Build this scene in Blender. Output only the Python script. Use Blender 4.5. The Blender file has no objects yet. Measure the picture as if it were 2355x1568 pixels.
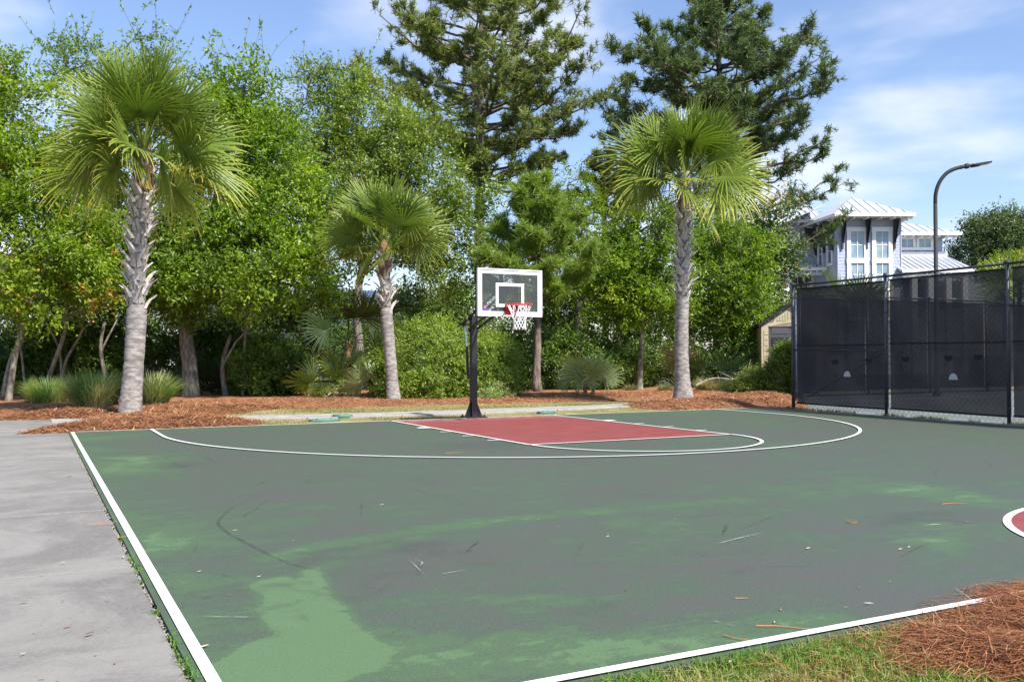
import bpy, math, random
import numpy as np
from math import radians as rad, sin, cos, pi
from mathutils import Matrix, Vector

S = bpy.context.scene
COL = S.collection

# ------------------------------------------------------------------ camera
FV, UC, VC = 2143.53, 1177.2, 784.0          # focal length and centre of the photograph, in pixels of a 2354 px wide copy
YAW, PIT, ROL = 0.4767, 0.0173, -0.0026
CP = np.array([-8.0981, -17.3646, 1.247])
_F = np.array([cos(PIT)*sin(YAW), cos(PIT)*cos(YAW), sin(PIT)])
_R = np.array([cos(YAW), -sin(YAW), 0.0]); _U = np.cross(_R, _F)
_R, _U = cos(ROL)*_R+sin(ROL)*_U, -sin(ROL)*_R+cos(ROL)*_U
FH = np.array([sin(YAW), cos(YAW), 0.0]); RH = np.array([cos(YAW), -sin(YAW), 0.0])

cam = bpy.data.cameras.new('camera'); cam.sensor_width = 36.0
cam.lens = FV/2354.0*36.0; cam.clip_start = 0.1; cam.clip_end = 4000
camo = bpy.data.objects.new('camera', cam); COL.objects.link(camo)
M = Matrix(((_R[0], _U[0], -_F[0], CP[0]), (_R[1], _U[1], -_F[1], CP[1]), (_R[2], _U[2], -_F[2], CP[2]), (0, 0, 0, 1)))
camo.matrix_world = M
S.camera = camo

# ------------------------------------------------------------------ sky, sun, exposure
SUN_EL, SUN_AZ = rad(48), rad(17)             # azimuth measured from -y towards +x
sx, sy, sz = sin(SUN_AZ)*cos(SUN_EL), -cos(SUN_AZ)*cos(SUN_EL), sin(SUN_EL)
W = bpy.data.worlds.new('World'); S.world = W; W.use_nodes = True
nt = W.node_tree; nt.nodes.clear()
def wn(t, **k):
    n = nt.nodes.new(t)
    for a, b in k.items(): setattr(n, a, b)
    return n
sky = wn('ShaderNodeTexSky', sky_type='NISHITA', sun_disc=False)
sky.sun_elevation = SUN_EL; sky.sun_rotation = math.atan2(sx, sy)
sky.air_density = 1.25; sky.dust_density = 0.25; sky.ozone_density = 2.0
tc = wn('ShaderNodeTexCoord')
sep = wn('ShaderNodeSeparateXYZ'); nt.links.new(tc.outputs['Generated'], sep.inputs[0])
zz = wn('ShaderNodeMath', operation='ADD'); zz.inputs[1].default_value = 0.12; nt.links.new(sep.outputs[2], zz.inputs[0])
zm = wn('ShaderNodeMath', operation='MAXIMUM'); zm.inputs[1].default_value = 0.05; nt.links.new(zz.outputs[0], zm.inputs[0])
dx = wn('ShaderNodeMath', operation='DIVIDE'); nt.links.new(sep.outputs[0], dx.inputs[0]); nt.links.new(zm.outputs[0], dx.inputs[1])
dy = wn('ShaderNodeMath', operation='DIVIDE'); nt.links.new(sep.outputs[1], dy.inputs[0]); nt.links.new(zm.outputs[0], dy.inputs[1])
cmb = wn('ShaderNodeCombineXYZ'); nt.links.new(dx.outputs[0], cmb.inputs[0]); nt.links.new(dy.outputs[0], cmb.inputs[1])
mp = wn('ShaderNodeMapping'); mp.inputs['Location'].default_value = (3.1, 1.7, 0.4); mp.inputs['Rotation'].default_value = (0, 0, 0.5); mp.inputs['Scale'].default_value = (1.1, 1.1, 1)
nt.links.new(cmb.outputs[0], mp.inputs[0])
n1 = wn('ShaderNodeTexNoise'); n1.inputs['Scale'].default_value = 1.35; n1.inputs['Detail'].default_value = 6; n1.inputs['Roughness'].default_value = 0.5; n1.inputs['Distortion'].default_value = 0.12
nt.links.new(mp.outputs[0], n1.inputs[0])
r1 = wn('ShaderNodeMapRange', interpolation_type='SMOOTHSTEP'); r1.inputs[1].default_value = 0.46; r1.inputs[2].default_value = 0.78; r1.inputs[3].default_value = 0.03; r1.inputs[4].default_value = 0.72
nt.links.new(n1.outputs[0], r1.inputs[0])
mx = wn('ShaderNodeMix', data_type='RGBA'); nt.links.new(r1.outputs[0], mx.inputs[0])
tint = wn('ShaderNodeMix', data_type='RGBA', blend_type='MULTIPLY'); tint.inputs[0].default_value = 1.0
tint.inputs[7].default_value = (1.07, 1.12, 1.34, 1)
nt.links.new(sky.outputs[0], tint.inputs[6])
nt.links.new(tint.outputs[2], mx.inputs[6]); mx.inputs[7].default_value = (8.0, 8.2, 8.9, 1)
bg = wn('ShaderNodeBackground'); bg.inputs[1].default_value = 0.070; nt.links.new(mx.outputs[2], bg.inputs[0])
wo = wn('ShaderNodeOutputWorld'); nt.links.new(bg.outputs[0], wo.inputs[0])

sun = bpy.data.lights.new('sun', 'SUN'); sun.energy = 4.6; sun.angle = rad(2.5); sun.color = (1.0, 0.945, 0.86)
suno = bpy.data.objects.new('sun', sun); COL.objects.link(suno)
suno.rotation_euler = Vector((-sx, -sy, -sz)).to_track_quat('-Z', 'Y').to_euler()
S.view_settings.view_transform = 'Standard'; S.view_settings.look = 'None'
S.view_settings.exposure = 1.05; S.view_settings.gamma = 1.0; S.view_settings.use_curve_mapping = False
S.render.engine = 'CYCLES'
S.cycles.max_bounces = 8; S.cycles.transparent_max_bounces = 24; S.cycles.diffuse_bounces = 3
S.cycles.transmission_bounces = 4; S.cycles.glossy_bounces = 2; S.cycles.caustics_reflective = False; S.cycles.caustics_refractive = False

# ------------------------------------------------------------------ placing
def ray(u, v): return _F + _R*(u-UC)/FV - _U*(v-VC)/FV
def G(u, v, z=0.0):
    d = ray(u, v); return CP + d*((z-CP[2])/d[2])
def D(u, v, d): return CP + ray(u, v)*d
def onplane(u, v, p, n):
    d = ray(u, v); t = np.dot(np.asarray(p)-CP, n)/np.dot(d, n); return CP + d*t

# ------------------------------------------------------------------ tags
def tag(o, label=None, cat=None, group=None, kind=None):
    if label: o['label'] = label
    if cat: o['category'] = cat
    if group: o['group'] = group
    if kind: o['kind'] = kind
    return o
def empty(name, loc=(0, 0, 0), rz=0.0, label=None, cat=None, group=None):
    o = bpy.data.objects.new(name, None); COL.objects.link(o)
    o.location = tuple(float(c) for c in loc); o.rotation_euler = (0, 0, rz); o.empty_display_size = 0.2
    return tag(o, label, cat, group)
def link(name, me, parent=None, mat=None, loc=None, rot=None, scl=None):
    o = bpy.data.objects.new(name, me); COL.objects.link(o)
    if parent is not None: o.parent = parent
    if mat is not None and not me.materials: me.materials.append(mat)
    if loc is not None: o.location = tuple(float(c) for c in loc)
    if rot is not None: o.rotation_euler = rot
    if scl is not None: o.scale = scl if hasattr(scl, '__len__') else (scl,)*3
    return o

# ------------------------------------------------------------------ mesh building
def np_mesh(name, V, faces, attrs=None, smooth=False):
    """faces: list of int arrays, each (n, k)"""
    me = bpy.data.meshes.new(name)
    V = np.asarray(V, dtype=np.float32).reshape(-1, 3)
    faces = [np.asarray(f, dtype=np.int32) for f in faces if len(f)]
    nl = sum(f.size for f in faces); nf = sum(len(f) for f in faces)
    me.vertices.add(len(V)); me.vertices.foreach_set('co', V.ravel())
    me.loops.add(nl); me.polygons.add(nf)
    li = np.concatenate([f.ravel() for f in faces]); me.loops.foreach_set('vertex_index', li)
    tot = np.concatenate([np.full(len(f), f.shape[1], np.int32) for f in faces])
    st = np.concatenate([[0], np.cumsum(tot)[:-1]]).astype(np.int32)
    me.polygons.foreach_set('loop_start', st); me.polygons.foreach_set('loop_total', tot)
    me.polygons.foreach_set('use_smooth', np.full(nf, bool(smooth)))
    for k, a in (attrs or {}).items():
        at = me.attributes.new(k, 'FLOAT', 'POINT'); at.data.foreach_set('value', np.asarray(a, dtype=np.float32))
    me.update(calc_edges=True)
    return me

class MB:
    def __init__(s): s.v = []; s.q = []; s.t = []; s.n = 0; s.a = []
    def add(s, V, q=None, t=None, a=0.5):
        V = np.asarray(V, float).reshape(-1, 3)
        if q is not None and len(q): s.q.append(np.asarray(q, int)+s.n)
        if t is not None and len(t): s.t.append(np.asarray(t, int)+s.n)
        s.v.append(V); s.a.append(np.full(len(V), a) if np.isscalar(a) else np.asarray(a)); s.n += len(V)
        return s
    def box(s, c, size, rz=0.0, ax=None, a=0.5):
        c = np.asarray(c, float); h = np.asarray(size, float)/2
        P = np.array([[i, j, k] for i in (-1, 1) for j in (-1, 1) for k in (-1, 1)], float)*h
        if ax is not None: P = P @ np.asarray(ax, float)
        elif rz: 
            cr, sr = cos(rz), sin(rz); P = P @ np.array([[cr, sr, 0], [-sr, cr, 0], [0, 0, 1]])
        return s.add(P+c, [[0, 1, 3, 2], [4, 6, 7, 5], [0, 4, 5, 1], [2, 3, 7, 6], [0, 2, 6, 4], [1, 5, 7, 3]], a=a)
    def span(s, p0, p1, w, h=None, a=0.5):
        """box bar between two points, w wide, h in the other direction"""
        p0 = np.asarray(p0, float); p1 = np.asarray(p1, float); d = p1-p0; L = np.linalg.norm(d); x = d/L
        up = np.array([0, 0, 1.0]) if abs(x[2]) < 0.95 else np.array([0, 1.0, 0])
        y = np.cross(up, x); y /= np.linalg.norm(y); z = np.cross(x, y)
        return s.box((p0+p1)/2, (L, w, h or w), ax=np.array([x, y, z]), a=a)
    def tube(s, pts, r, n=8, cap=True, a=0.5):
        P = np.asarray(pts, float); m = len(P); r = np.full(m, r, float) if np.isscalar(r) else np.asarray(r, float)
        T = np.gradient(P, axis=0); T /= np.linalg.norm(T, axis=1)[:, None]+1e-9
        ref = np.array([0, 0, 1.0]) if abs(T[:, 2]).mean() < 0.8 else np.array([1.0, 0, 0])
        X = np.cross(ref, T); X /= np.linalg.norm(X, axis=1)[:, None]+1e-9; Y = np.cross(T, X)
        th = np.linspace(0, 2*pi, n, endpoint=False)
        V = P[:, None, :] + r[:, None, None]*(np.cos(th)[None, :, None]*X[:, None, :]+np.sin(th)[None, :, None]*Y[:, None, :])
        q = []
        for i in range(m-1):
            for j in range(n):
                k = (j+1) % n; q.append([i*n+j, i*n+k, (i+1)*n+k, (i+1)*n+j])
        V = V.reshape(-1, 3); t = []
        if cap:
            V = np.vstack([V, P[0], P[-1]]); b = m*n
            for j in range(n):
                k = (j+1) % n; t.append([b, k, j]); t.append([b+1, (m-1)*n+j, (m-1)*n+k])
        return s.add(V, q, t, a=a)
    def prism(s, poly, off, a=0.5):
        """extrude a 3-D polygon by a vector"""
        P = np.asarray(poly, float); n = len(P); V = np.vstack([P, P+np.asarray(off, float)])
        q = [[i, (i+1) % n, n+(i+1) % n, n+i] for i in range(n)]
        t = [[0, i+1, i] for i in range(1, n-1)] + [[n, n+i, n+i+1] for i in range(1, n-1)]
        return s.add(V, q, t, a=a)
    def mesh(s, name, smooth=False):
        f = []
        if s.q: f.append(np.vstack(s.q))
        if s.t: f.append(np.vstack(s.t))
        return np_mesh(name, np.vstack(s.v), f, {'tint': np.concatenate(s.a)}, smooth)
    def build(s, name, mat, parent=None, smooth=False, **k):
        return link(name, s.mesh(name, smooth), parent, mat, **k)

def sh_box(size, bevel=0.0):
    return MB().box((0, 0, 0), size)

# ------------------------------------------------------------------ materials
def node_mat(name):
    m = bpy.data.materials.new(name); m.use_nodes = True; t = m.node_tree; t.nodes.clear()
    o = t.nodes.new('ShaderNodeOutputMaterial'); return m, t, o
class N:
    """tiny node helper"""
    def __init__(s, t): s.t = t
    def n(s, ty, ins=None, **k):
        x = s.t.nodes.new(ty)
        for a, b in k.items(): setattr(x, a, b)
        for a, b in (ins or {}).items():
            if hasattr(b, 'is_linked') or isinstance(b, bpy.types.NodeSocket): s.t.links.new(b, x.inputs[a])
            else: x.inputs[a].default_value = b
        return x
    def noise(s, vec, scale, detail=4, rough=0.55, dist=0.0):
        return s.n('ShaderNodeTexNoise', {'Vector': vec, 'Scale': scale, 'Detail': detail, 'Roughness': rough, 'Distortion': dist}).outputs[0]
    def rng(s, v, a, b, c=0.0, d=1.0, smooth=True):
        return s.n('ShaderNodeMapRange', {0: v, 1: a, 2: b, 3: c, 4: d}, interpolation_type='SMOOTHSTEP' if smooth else 'LINEAR').outputs[0]
    def mix(s, f, a, b, blend='MIX'):
        x = s.n('ShaderNodeMix', {0: f, 6: a, 7: b}, data_type='RGBA', blend_type=blend); return x.outputs[2]
    def math(s, op, a, b=0.0): return s.n('ShaderNodeMath', {0: a, 1: b}, operation=op).outputs[0]
    def mapped(s, vec, scale=(1, 1, 1), rot=(0, 0, 0), loc=(0, 0, 0)):
        return s.n('ShaderNodeMapping', {0: vec, 'Scale': scale, 'Rotation': rot, 'Location': loc}).outputs[0]
    def obj(s): return s.n('ShaderNodeTexCoord').outputs['Object']
    def attr(s, a): return s.n('ShaderNodeAttribute', attribute_name=a).outputs['Fac']
def C(r, g, b): return (r, g, b, 1.0)

def pmat(name, c1, c2=None, scale=8.0, rough=0.6, bump=0.0, bscale=40.0, metal=0.0, spec=0.4, stretch=(1, 1, 1), detail=5, lo=0.35, hi=0.68):
    """plain surface: two tones through noise and a fine bump"""
    m, t, o = node_mat(name); h = N(t); oc = h.obj()
    v = h.mapped(oc, stretch)
    col = C(*c1)
    if c2 is not None: col = h.mix(h.rng(h.noise(v, scale, detail), lo, hi), C(*c1), C(*c2))
    b = h.n('ShaderNodeBsdfPrincipled', {'Base Color': col, 'Roughness': rough, 'Metallic': metal, 'Specular IOR Level': spec})
    if bump:
        bp = h.n('ShaderNodeBump', {'Strength': 1.0, 'Distance': bump, 'Height': h.noise(v, bscale, 5)}); t.links.new(bp.outputs[0], b.inputs['Normal'])
    t.links.new(b.outputs[0], o.inputs[0]); return m

def leaf_mat(name, stops, transl=0.35, rough=0.5, spec=0.35, boost=1.5):
    m, t, o = node_mat(name); h = N(t)
    r = h.n('ShaderNodeValToRGB', {0: h.attr('tint')}); e = r.color_ramp.elements
    while len(e) < len(stops): e.new(0.5)
    for i, (p, c) in enumerate(stops): e[i].position = p; e[i].color = C(*c)
    b = h.n('ShaderNodeBsdfPrincipled', {'Base Color': r.outputs[0], 'Roughness': rough, 'Specular IOR Level': spec})
    tcol = h.mix(1.0, r.outputs[0], C(boost*1.05, boost*1.15, boost*0.5), 'MULTIPLY')
    tr = h.n('ShaderNodeBsdfTranslucent', {0: tcol})
    mxs = h.n('ShaderNodeMixShader', {0: transl, 1: b.outputs[0], 2: tr.outputs[0]})
    t.links.new(mxs.outputs[0], o.inputs[0]); return m

MAT = {}
MAT['white_paint'] = pmat('white_paint', (0.80, 0.80, 0.81), (0.74, 0.74, 0.75), 6, 0.45)
MAT['black_steel'] = pmat('black_steel', (0.012, 0.012, 0.014), (0.022, 0.021, 0.022), 9, 0.38, 0.0008, 60)
MAT['fence_paint'] = pmat('fence_paint', (0.028, 0.034, 0.048), (0.045, 0.052, 0.068), 14, 0.42)
MAT['wire'] = pmat('wire', (0.016, 0.017, 0.020), None, rough=0.5)
MAT['lamp_metal'] = pmat('lamp_metal', (0.014, 0.015, 0.019), (0.021, 0.023, 0.028), 10, 0.7)
MAT['orange'] = pmat('orange_powder_coat', (0.62, 0.035, 0.018), (0.52, 0.03, 0.016), 20, 0.35)
MAT['net'] = pmat('white_cord', (0.82, 0.82, 0.80), (0.70, 0.70, 0.68), 30, 0.8)
MAT['chrome'] = pmat('chrome', (0.75, 0.75, 0.76), None, rough=0.18, metal=1.0)
MAT['bark'] = pmat('oak_bark', (0.10, 0.088, 0.072), (0.235, 0.215, 0.185), 16, 0.9, 0.02, 26, stretch=(1, 1, 0.35))
MAT['bark_pine'] = pmat('pine_bark', (0.085, 0.064, 0.05), (0.21, 0.17, 0.14), 12, 0.9, 0.025, 20, stretch=(1, 1, 0.3))
MAT['bark_pale'] = pmat('pale_bark', (0.16, 0.14, 0.115), (0.34, 0.31, 0.26), 10, 0.9, 0.012, 20, stretch=(1, 1, 0.5))
MAT['palm_trunk'] = pmat('palm_trunk', (0.155, 0.138, 0.128), (0.33, 0.308, 0.292), 6, 0.92, 0.008, 12, stretch=(1, 1, 2.4), detail=8)
MAT['palm_boot'] = pmat('palm_boot', (0.33, 0.30, 0.275), (0.60, 0.57, 0.535), 7, 0.9, 0.006, 40, stretch=(1, 1, 0.5), detail=7)
MAT['fibre'] = pmat('palm_fibre', (0.13, 0.07, 0.035), (0.28, 0.17, 0.09), 14, 0.95, 0.02, 40)
MAT['concrete'] = pmat('concrete', (0.25, 0.238, 0.22), (0.35, 0.335, 0.31), 2.2, 0.85, 0.002, 120, detail=9)
MAT['pine_cone'] = pmat('pine_cone', (0.05, 0.035, 0.027), (0.11, 0.075, 0.05), 30, 0.9)
MAT['lid'] = pmat('green_lid', (0.10, 0.24, 0.19), (0.16, 0.31, 0.25), 20, 0.6)

# ------------------------------------------------------------------ polygons and scatter
def in_poly(P, poly):
    x, y = P[:, 0], P[:, 1]; r = np.zeros(len(P), bool); n = len(poly)
    for i in range(n):
        x0, y0 = poly[i][:2]; x1, y1 = poly[(i+1) % n][:2]
        c = ((y0 > y) != (y1 > y)); xi = (x1-x0)*(y-y0)/((y1-y0) if y1 != y0 else 1e-9)+x0
        r ^= c & (x < xi)
    return r
def seg_dist(P, pts, closed=False):
    d = np.full(len(P), 1e9); pts = [np.asarray(p[:2], float) for p in pts]; n = len(pts)
    for i in range(n if closed else n-1):
        a = pts[i]; b = pts[(i+1) % n]; ab = b-a; L = (ab@ab)+1e-12
        t = np.clip(((P-a)@ab)/L, 0, 1); d = np.minimum(d, np.linalg.norm(P-(a+t[:, None]*ab), axis=1))
    return d
def vnoise(P, scale, seed=0):
    """smooth value noise on 2-D points"""
    g = np.random.default_rng(seed); T = g.random((64, 64)); q = P*scale+1000.3; i = np.floor(q).astype(int); f = q-i; f = f*f*(3-2*f)
    a = T[i[:, 0] % 64, i[:, 1] % 64]; b = T[(i[:, 0]+1) % 64, i[:, 1] % 64]; c = T[i[:, 0] % 64, (i[:, 1]+1) % 64]; d = T[(i[:, 0]+1) % 64, (i[:, 1]+1) % 64]
    return (a*(1-f[:, 0])+b*f[:, 0])*(1-f[:, 1])+(c*(1-f[:, 0])+d*f[:, 0])*f[:, 1]
def sheet(name, poly, step, zfun, mat, kind='structure', parent=None):
    poly = [np.asarray(p[:2], float) for p in poly]
    A = np.array(poly); x = np.arange(A[:, 0].min()-step, A[:, 0].max()+step, step); y = np.arange(A[:, 1].min()-step, A[:, 1].max()+step, step)
    X, Y = np.meshgrid(x, y); P = np.stack([X.ravel(), Y.ravel()], 1)
    ins = in_poly(P, poly); d = seg_dist(P, poly, True)
    # pull the outside vertices next to the rim onto it
    out = (~ins) & (d < step*1.5)
    for k in np.where(out)[0]:
        best = 1e9
        for i in range(len(poly)):
            a, b = poly[i], poly[(i+1) % len(poly)]; ab = b-a; t = min(1, max(0, ((P[k]-a)@ab)/((ab@ab)+1e-12))); q = a+t*ab; dd = np.linalg.norm(P[k]-q)
            if dd < best: best = dd; bq = q
        P[k] = bq
    d = np.where(ins, d, 0.0); z = zfun(P, d); nx = len(x)
    idx = np.arange(len(P)).reshape(len(y), nx)
    q = np.stack([idx[:-1, :-1].ravel(), idx[:-1, 1:].ravel(), idx[1:, 1:].ravel(), idx[1:, :-1].ravel()], 1)
    ok = (ins[q].any(1)) & ((ins | out)[q].all(1)); q = q[ok]
    used = np.unique(q); mp_ = np.full(len(P), -1); mp_[used] = np.arange(len(used))
    me = np_mesh(name, np.c_[P, z][used], [mp_[q]], smooth=True)
    o = link(name, me, parent, mat)
    if kind: o['kind'] = kind
    return o
def scatter_in(poly, n, rg):
    A = np.array([p[:2] for p in poly]); lo, hi = A.min(0), A.max(0); out = []
    got = 0
    while got < n:
        P = lo+(hi-lo)*rg.random((n, 2)); P = P[in_poly(P, poly)]; out.append(P); got += len(P)
        if got == 0: break
    return np.vstack(out)[:n]
def strands(name, P, z, length, width, rg, mat, lift=0.35, kind='stuff', tint=None, parent=None):
    """loose needles: thin three-sided slivers lying about"""
    n = len(P); az = rg.random(n)*2*pi; el = (rg.random(n)-0.35)*lift; L = length*(0.5+rg.random(n))
    d = np.stack([np.cos(az)*np.cos(el), np.sin(az)*np.cos(el), np.sin(el)], 1); s = np.stack([-np.sin(az), np.cos(az), 0*az], 1)
    c = np.c_[P, z+np.abs(np.sin(el))*L*0.5+0.004]
    bend = np.stack([0*az, 0*az, 0.06*L*rg.random(n)], 1)+s*(rg.normal(size=n)*0.08*L)[:, None]
    a = c-d*L[:, None]/2; b = c+d*L[:, None]/2; w = width*(0.6+0.8*rg.random(n))[:, None]/2
    V = np.stack([a-s*w, a+s*w, c+bend+s*w, c+bend-s*w, b+s*w*0.5, b-s*w*0.5], 1).reshape(-1, 3)
    i = np.arange(n)[:, None]*6
    q = np.vstack([i+np.array([[0, 1, 2, 3]]), i+np.array([[3, 2, 4, 5]])])
    ti = rg.random(n) if tint is None else tint
    o = link(name, np_mesh(name, V, [q], {'tint': np.repeat(ti, 6)}), parent, mat); o['kind'] = kind; return o
def blades(name, P, z, hgt, width, rg, mat, lean=0.5, kind='stuff', tint=None, parent=None):
    """grass blades: bent slivers standing on the ground"""
    n = len(P); az = rg.random(n)*2*pi; H = hgt*(0.45+0.9*rg.random(n)); s = np.stack([-np.sin(az), np.cos(az), 0*az], 1); fw = np.stack([np.cos(az), np.sin(az), 0*az], 1)
    ln = lean*rg.random(n)*1.6; b = np.c_[P, np.full(n, z) if np.isscalar(z) else z]; w = width*(0.6+0.8*rg.random(n))[:, None]/2
    m = b+fw*(ln*H*0.35)[:, None]+np.array([0, 0, 1])*(H*0.6)[:, None]; t = b+fw*(ln*H)[:, None]+np.array([0, 0, 1])*(H*(1-0.25*ln))[:, None]
    V = np.stack([b-s*w, b+s*w, m+s*w*0.8, m-s*w*0.8, t], 1).reshape(-1, 3); i = np.arange(n)[:, None]*5
    ti = rg.random(n) if tint is None else tint
    o = link(name, np_mesh(name, V, [i+np.array([[0, 1, 2, 3]]), i+np.array([[3, 2, 4]])], {'tint': np.repeat(ti, 5)}), parent, mat)
    if kind: o['kind'] = kind
    return o

# ================================================================== GROUND
rg = np.random.default_rng(5)
def ground_mats():
    # bare ground under everything
    MAT['soil'] = pmat('soil', (0.10, 0.085, 0.06), (0.17, 0.15, 0.095), 1.5, 0.95, 0.02, 30, detail=8)
    # straw mulch
    m, t, o = node_mat('straw_mulch'); h = N(t); oc = h.obj()
    a = h.noise(h.mapped(oc, (1, 1, 1)), 26, 8, 0.75); b = h.noise(oc, 1.3, 3)
    c = h.mix(h.rng(a, 0.34, 0.66), C(0.14, 0.052, 0.024), C(0.50, 0.25, 0.13))
    c = h.mix(h.rng(b, 0.35, 0.7, 0, 0.45), c, C(0.25, 0.105, 0.048))
    p = h.n('ShaderNodeBsdfPrincipled', {'Base Color': c, 'Roughness': 0.9, 'Specular IOR Level': 0.2})
    bp = h.n('ShaderNodeBump', {'Strength': 1.0, 'Distance': 0.05, 'Height': a}); t.links.new(bp.outputs[0], p.inputs['Normal'])
    t.links.new(p.outputs[0], o.inputs[0]); MAT['straw'] = m
    # dry lawn
    m, t, o = node_mat('dry_lawn'); h = N(t); oc = h.obj()
    a = h.noise(oc, 30, 8, 0.7); b = h.noise(oc, 1.1, 4); s = h.noise(h.mapped(oc, (0.6, 1.6, 1)), 1.4, 4)
    c = h.mix(h.rng(a, 0.35, 0.68), C(0.19, 0.155, 0.065), C(0.36, 0.30, 0.14))
    c = h.mix(h.rng(b, 0.42, 0.62, 0, 0.75), c, C(0.145, 0.17, 0.05))
    c = h.mix(h.rng(s, 0.57, 0.68, 0, 0.8), c, C(0.52, 0.43, 0.29))
    p = h.n('ShaderNodeBsdfPrincipled', {'Base Color': c, 'Roughness': 0.95, 'Specular IOR Level': 0.15})
    bp = h.n('ShaderNodeBump', {'Strength': 1.0, 'Distance': 0.03, 'Height': a}); t.links.new(bp.outputs[0], p.inputs['Normal'])
    t.links.new(p.outputs[0], o.inputs[0]); MAT['lawn'] = m
    # worn acrylic court paint
    m, t, o = node_mat('court_paint'); h = N(t); oc = h.obj()
    st = h.noise(h.mapped(oc, (0.8, 1.15, 1), (0, 0, 0.35)), 1.1, 9, 0.66, 0.9)
    fi = h.noise(oc, 6.5, 9, 0.72, 0.6); big = h.noise(oc, 0.30, 4); gt = h.noise(oc, 85, 5, 0.7); sp = h.noise(oc, 26, 7, 0.78, 0.4)
    sub = lambda v, k: h.math('MULTIPLY', h.math('SUBTRACT', v, 0.5), k)
    f = h.math('ADD', h.attr('green'), sub(st, 1.9))
    for v, k in ((fi, 1.35), (big, 0.8), (sp, 0.75)): f = h.math('ADD', f, sub(v, k))
    for rz_, sc_, k in ((0.35, (0.22, 3.2, 1), 1.0), (-0.5, (0.25, 2.6, 1), 0.8), (1.3, (0.3, 3.0, 1), 0.6)): f = h.math('ADD', f, sub(h.noise(h.mapped(oc, sc_, (0, 0, rz_)), 3.2, 8, 0.7, 0.35), k*0.55))
    c = h.mix(h.rng(f, -0.27, 0.30), C(0.070, 0.072, 0.064), C(0.057, 0.082, 0.055))
    c = h.mix(h.rng(f, 0.22, 0.52), c, C(0.060, 0.103, 0.052))
    c = h.mix(h.rng(f, 0.68, 0.84), c, C(0.082, 0.146, 0.066))
    for rz_, k, col_ in ((0.8, 0.5, C(0.040, 0.041, 0.038)), (-0.4, 0.4, C(0.135, 0.145, 0.128)), (0.15, 0.35, C(0.045, 0.047, 0.043))): c = h.mix(h.rng(h.noise(h.mapped(oc, (0.35, 14, 1), (0, 0, rz_)), 1.6, 4, 0.6, 0.5), 0.66, 0.74, 0, k), c, col_)
    dk = h.math('ADD', h.attr('dark'), sub(h.noise(h.mapped(oc, (0.8, 1.3, 1)), 2.0, 10, 0.74, 1.0), 1.7))
    c = h.mix(h.rng(dk, 0.12, 0.6, 0, 0.6), c, C(0.046, 0.046, 0.042))
    c = h.mix(h.rng(gt, 0.52, 0.68, 0, 0.5), c, C(0.165, 0.178, 0.158))
    c = h.mix(h.rng(gt, 0.46, 0.32, 0, 0.5), c, C(0.040, 0.046, 0.040))
    c = h.mix(h.rng(h.noise(oc, 2.6, 10, 0.8, 1.2), 0.60, 0.72, 0, 0.30), c, C(0.155, 0.170, 0.152))
    p = h.n('ShaderNodeBsdfPrincipled', {'Base Color': c, 'Roughness': 0.62, 'Specular IOR Level': 0.35})
    bp = h.n('ShaderNodeBump', {'Strength': 0.6, 'Distance': 0.002, 'Height': h.noise(oc, 260, 3)}); t.links.new(bp.outputs[0], p.inputs['Normal'])
    t.links.new(p.outputs[0], o.inputs[0]); MAT['court'] = m
    # red key
    m, t, o = node_mat('red_court_paint'); h = N(t); oc = h.obj()
    a = h.noise(h.mapped(oc, (0.7, 1.6, 1)), 2.4, 8, 0.68, 0.5)
    c = h.mix(h.rng(a, 0.3, 0.72), C(0.185, 0.039, 0.036), C(0.232, 0.062, 0.057))
    c = h.mix(h.rng(h.noise(h.mapped(oc, (1, 2.5, 1)), 5, 8, 0.7), 0.64, 0.78, 0, 0.4), c, C(0.33, 0.165, 0.155))
    c = h.mix(h.rng(h.noise(oc, 1.1, 6, 0.7), 0.60, 0.76, 0, 0.5), c, C(0.115, 0.048, 0.046))
    c = h.mix(h.math('MULTIPLY', h.attr('edge'), h.rng(h.noise(h.mapped(oc, (1, 1.8, 1)), 3.4, 8, 0.75), 0.40, 0.62, 0, 0.75)), c, C(0.36, 0.26, 0.25))
    p = h.n('ShaderNodeBsdfPrincipled', {'Base Color': c, 'Roughness': 0.6, 'Specular IOR Level': 0.35}); t.links.new(p.outputs[0], o.inputs[0]); MAT['red'] = m
    # white line paint
    m, t, o = node_mat('line_paint'); h = N(t); oc = h.obj()
    c = h.mix(h.rng(h.noise(oc, 9, 10, 0.8), 0.54, 0.70, 0, 0.6), C(0.70, 0.70, 0.69), C(0.40, 0.41, 0.40))
    p = h.n('ShaderNodeBsdfPrincipled', {'Base Color': c, 'Roughness': 0.6}); tr = h.n('ShaderNodeBsdfTransparent'); ms = h.n('ShaderNodeMixShader', {0: h.math('MAXIMUM', h.rng(h.noise(oc, 30, 8, 0.75), 0.60, 0.66, 0, 0.75), h.rng(h.noise(oc, 4, 9, 0.8), 0.62, 0.67, 0, 0.5)), 1: p.outputs[0], 2: tr.outputs[0]}); t.links.new(ms.outputs[0], o.inputs[0]); MAT['line'] = m
    # sidewalk concrete with grime, and blotchy tree shade mixed into its colour
    m, t, o = node_mat('worn_shaded_sidewalk'); h = N(t); oc = h.obj()
    oi = h.n('ShaderNodeObjectInfo').outputs['Location']; wp = h.n('ShaderNodeVectorMath', {0: oc, 1: oi}, operation='ADD').outputs[0]
    a = h.noise(wp, 1.0, 10, 0.70, 0.5); b = h.noise(wp, 45, 6, 0.7)
    c = h.mix(h.rng(a, 0.36, 0.62), C(0.132, 0.124, 0.114), C(0.218, 0.206, 0.190))
    c = h.mix(h.rng(h.noise(wp, 3.3, 9, 0.78, 0.8), 0.57, 0.75, 0, 0.55), c, C(0.085, 0.080, 0.073))
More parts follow.
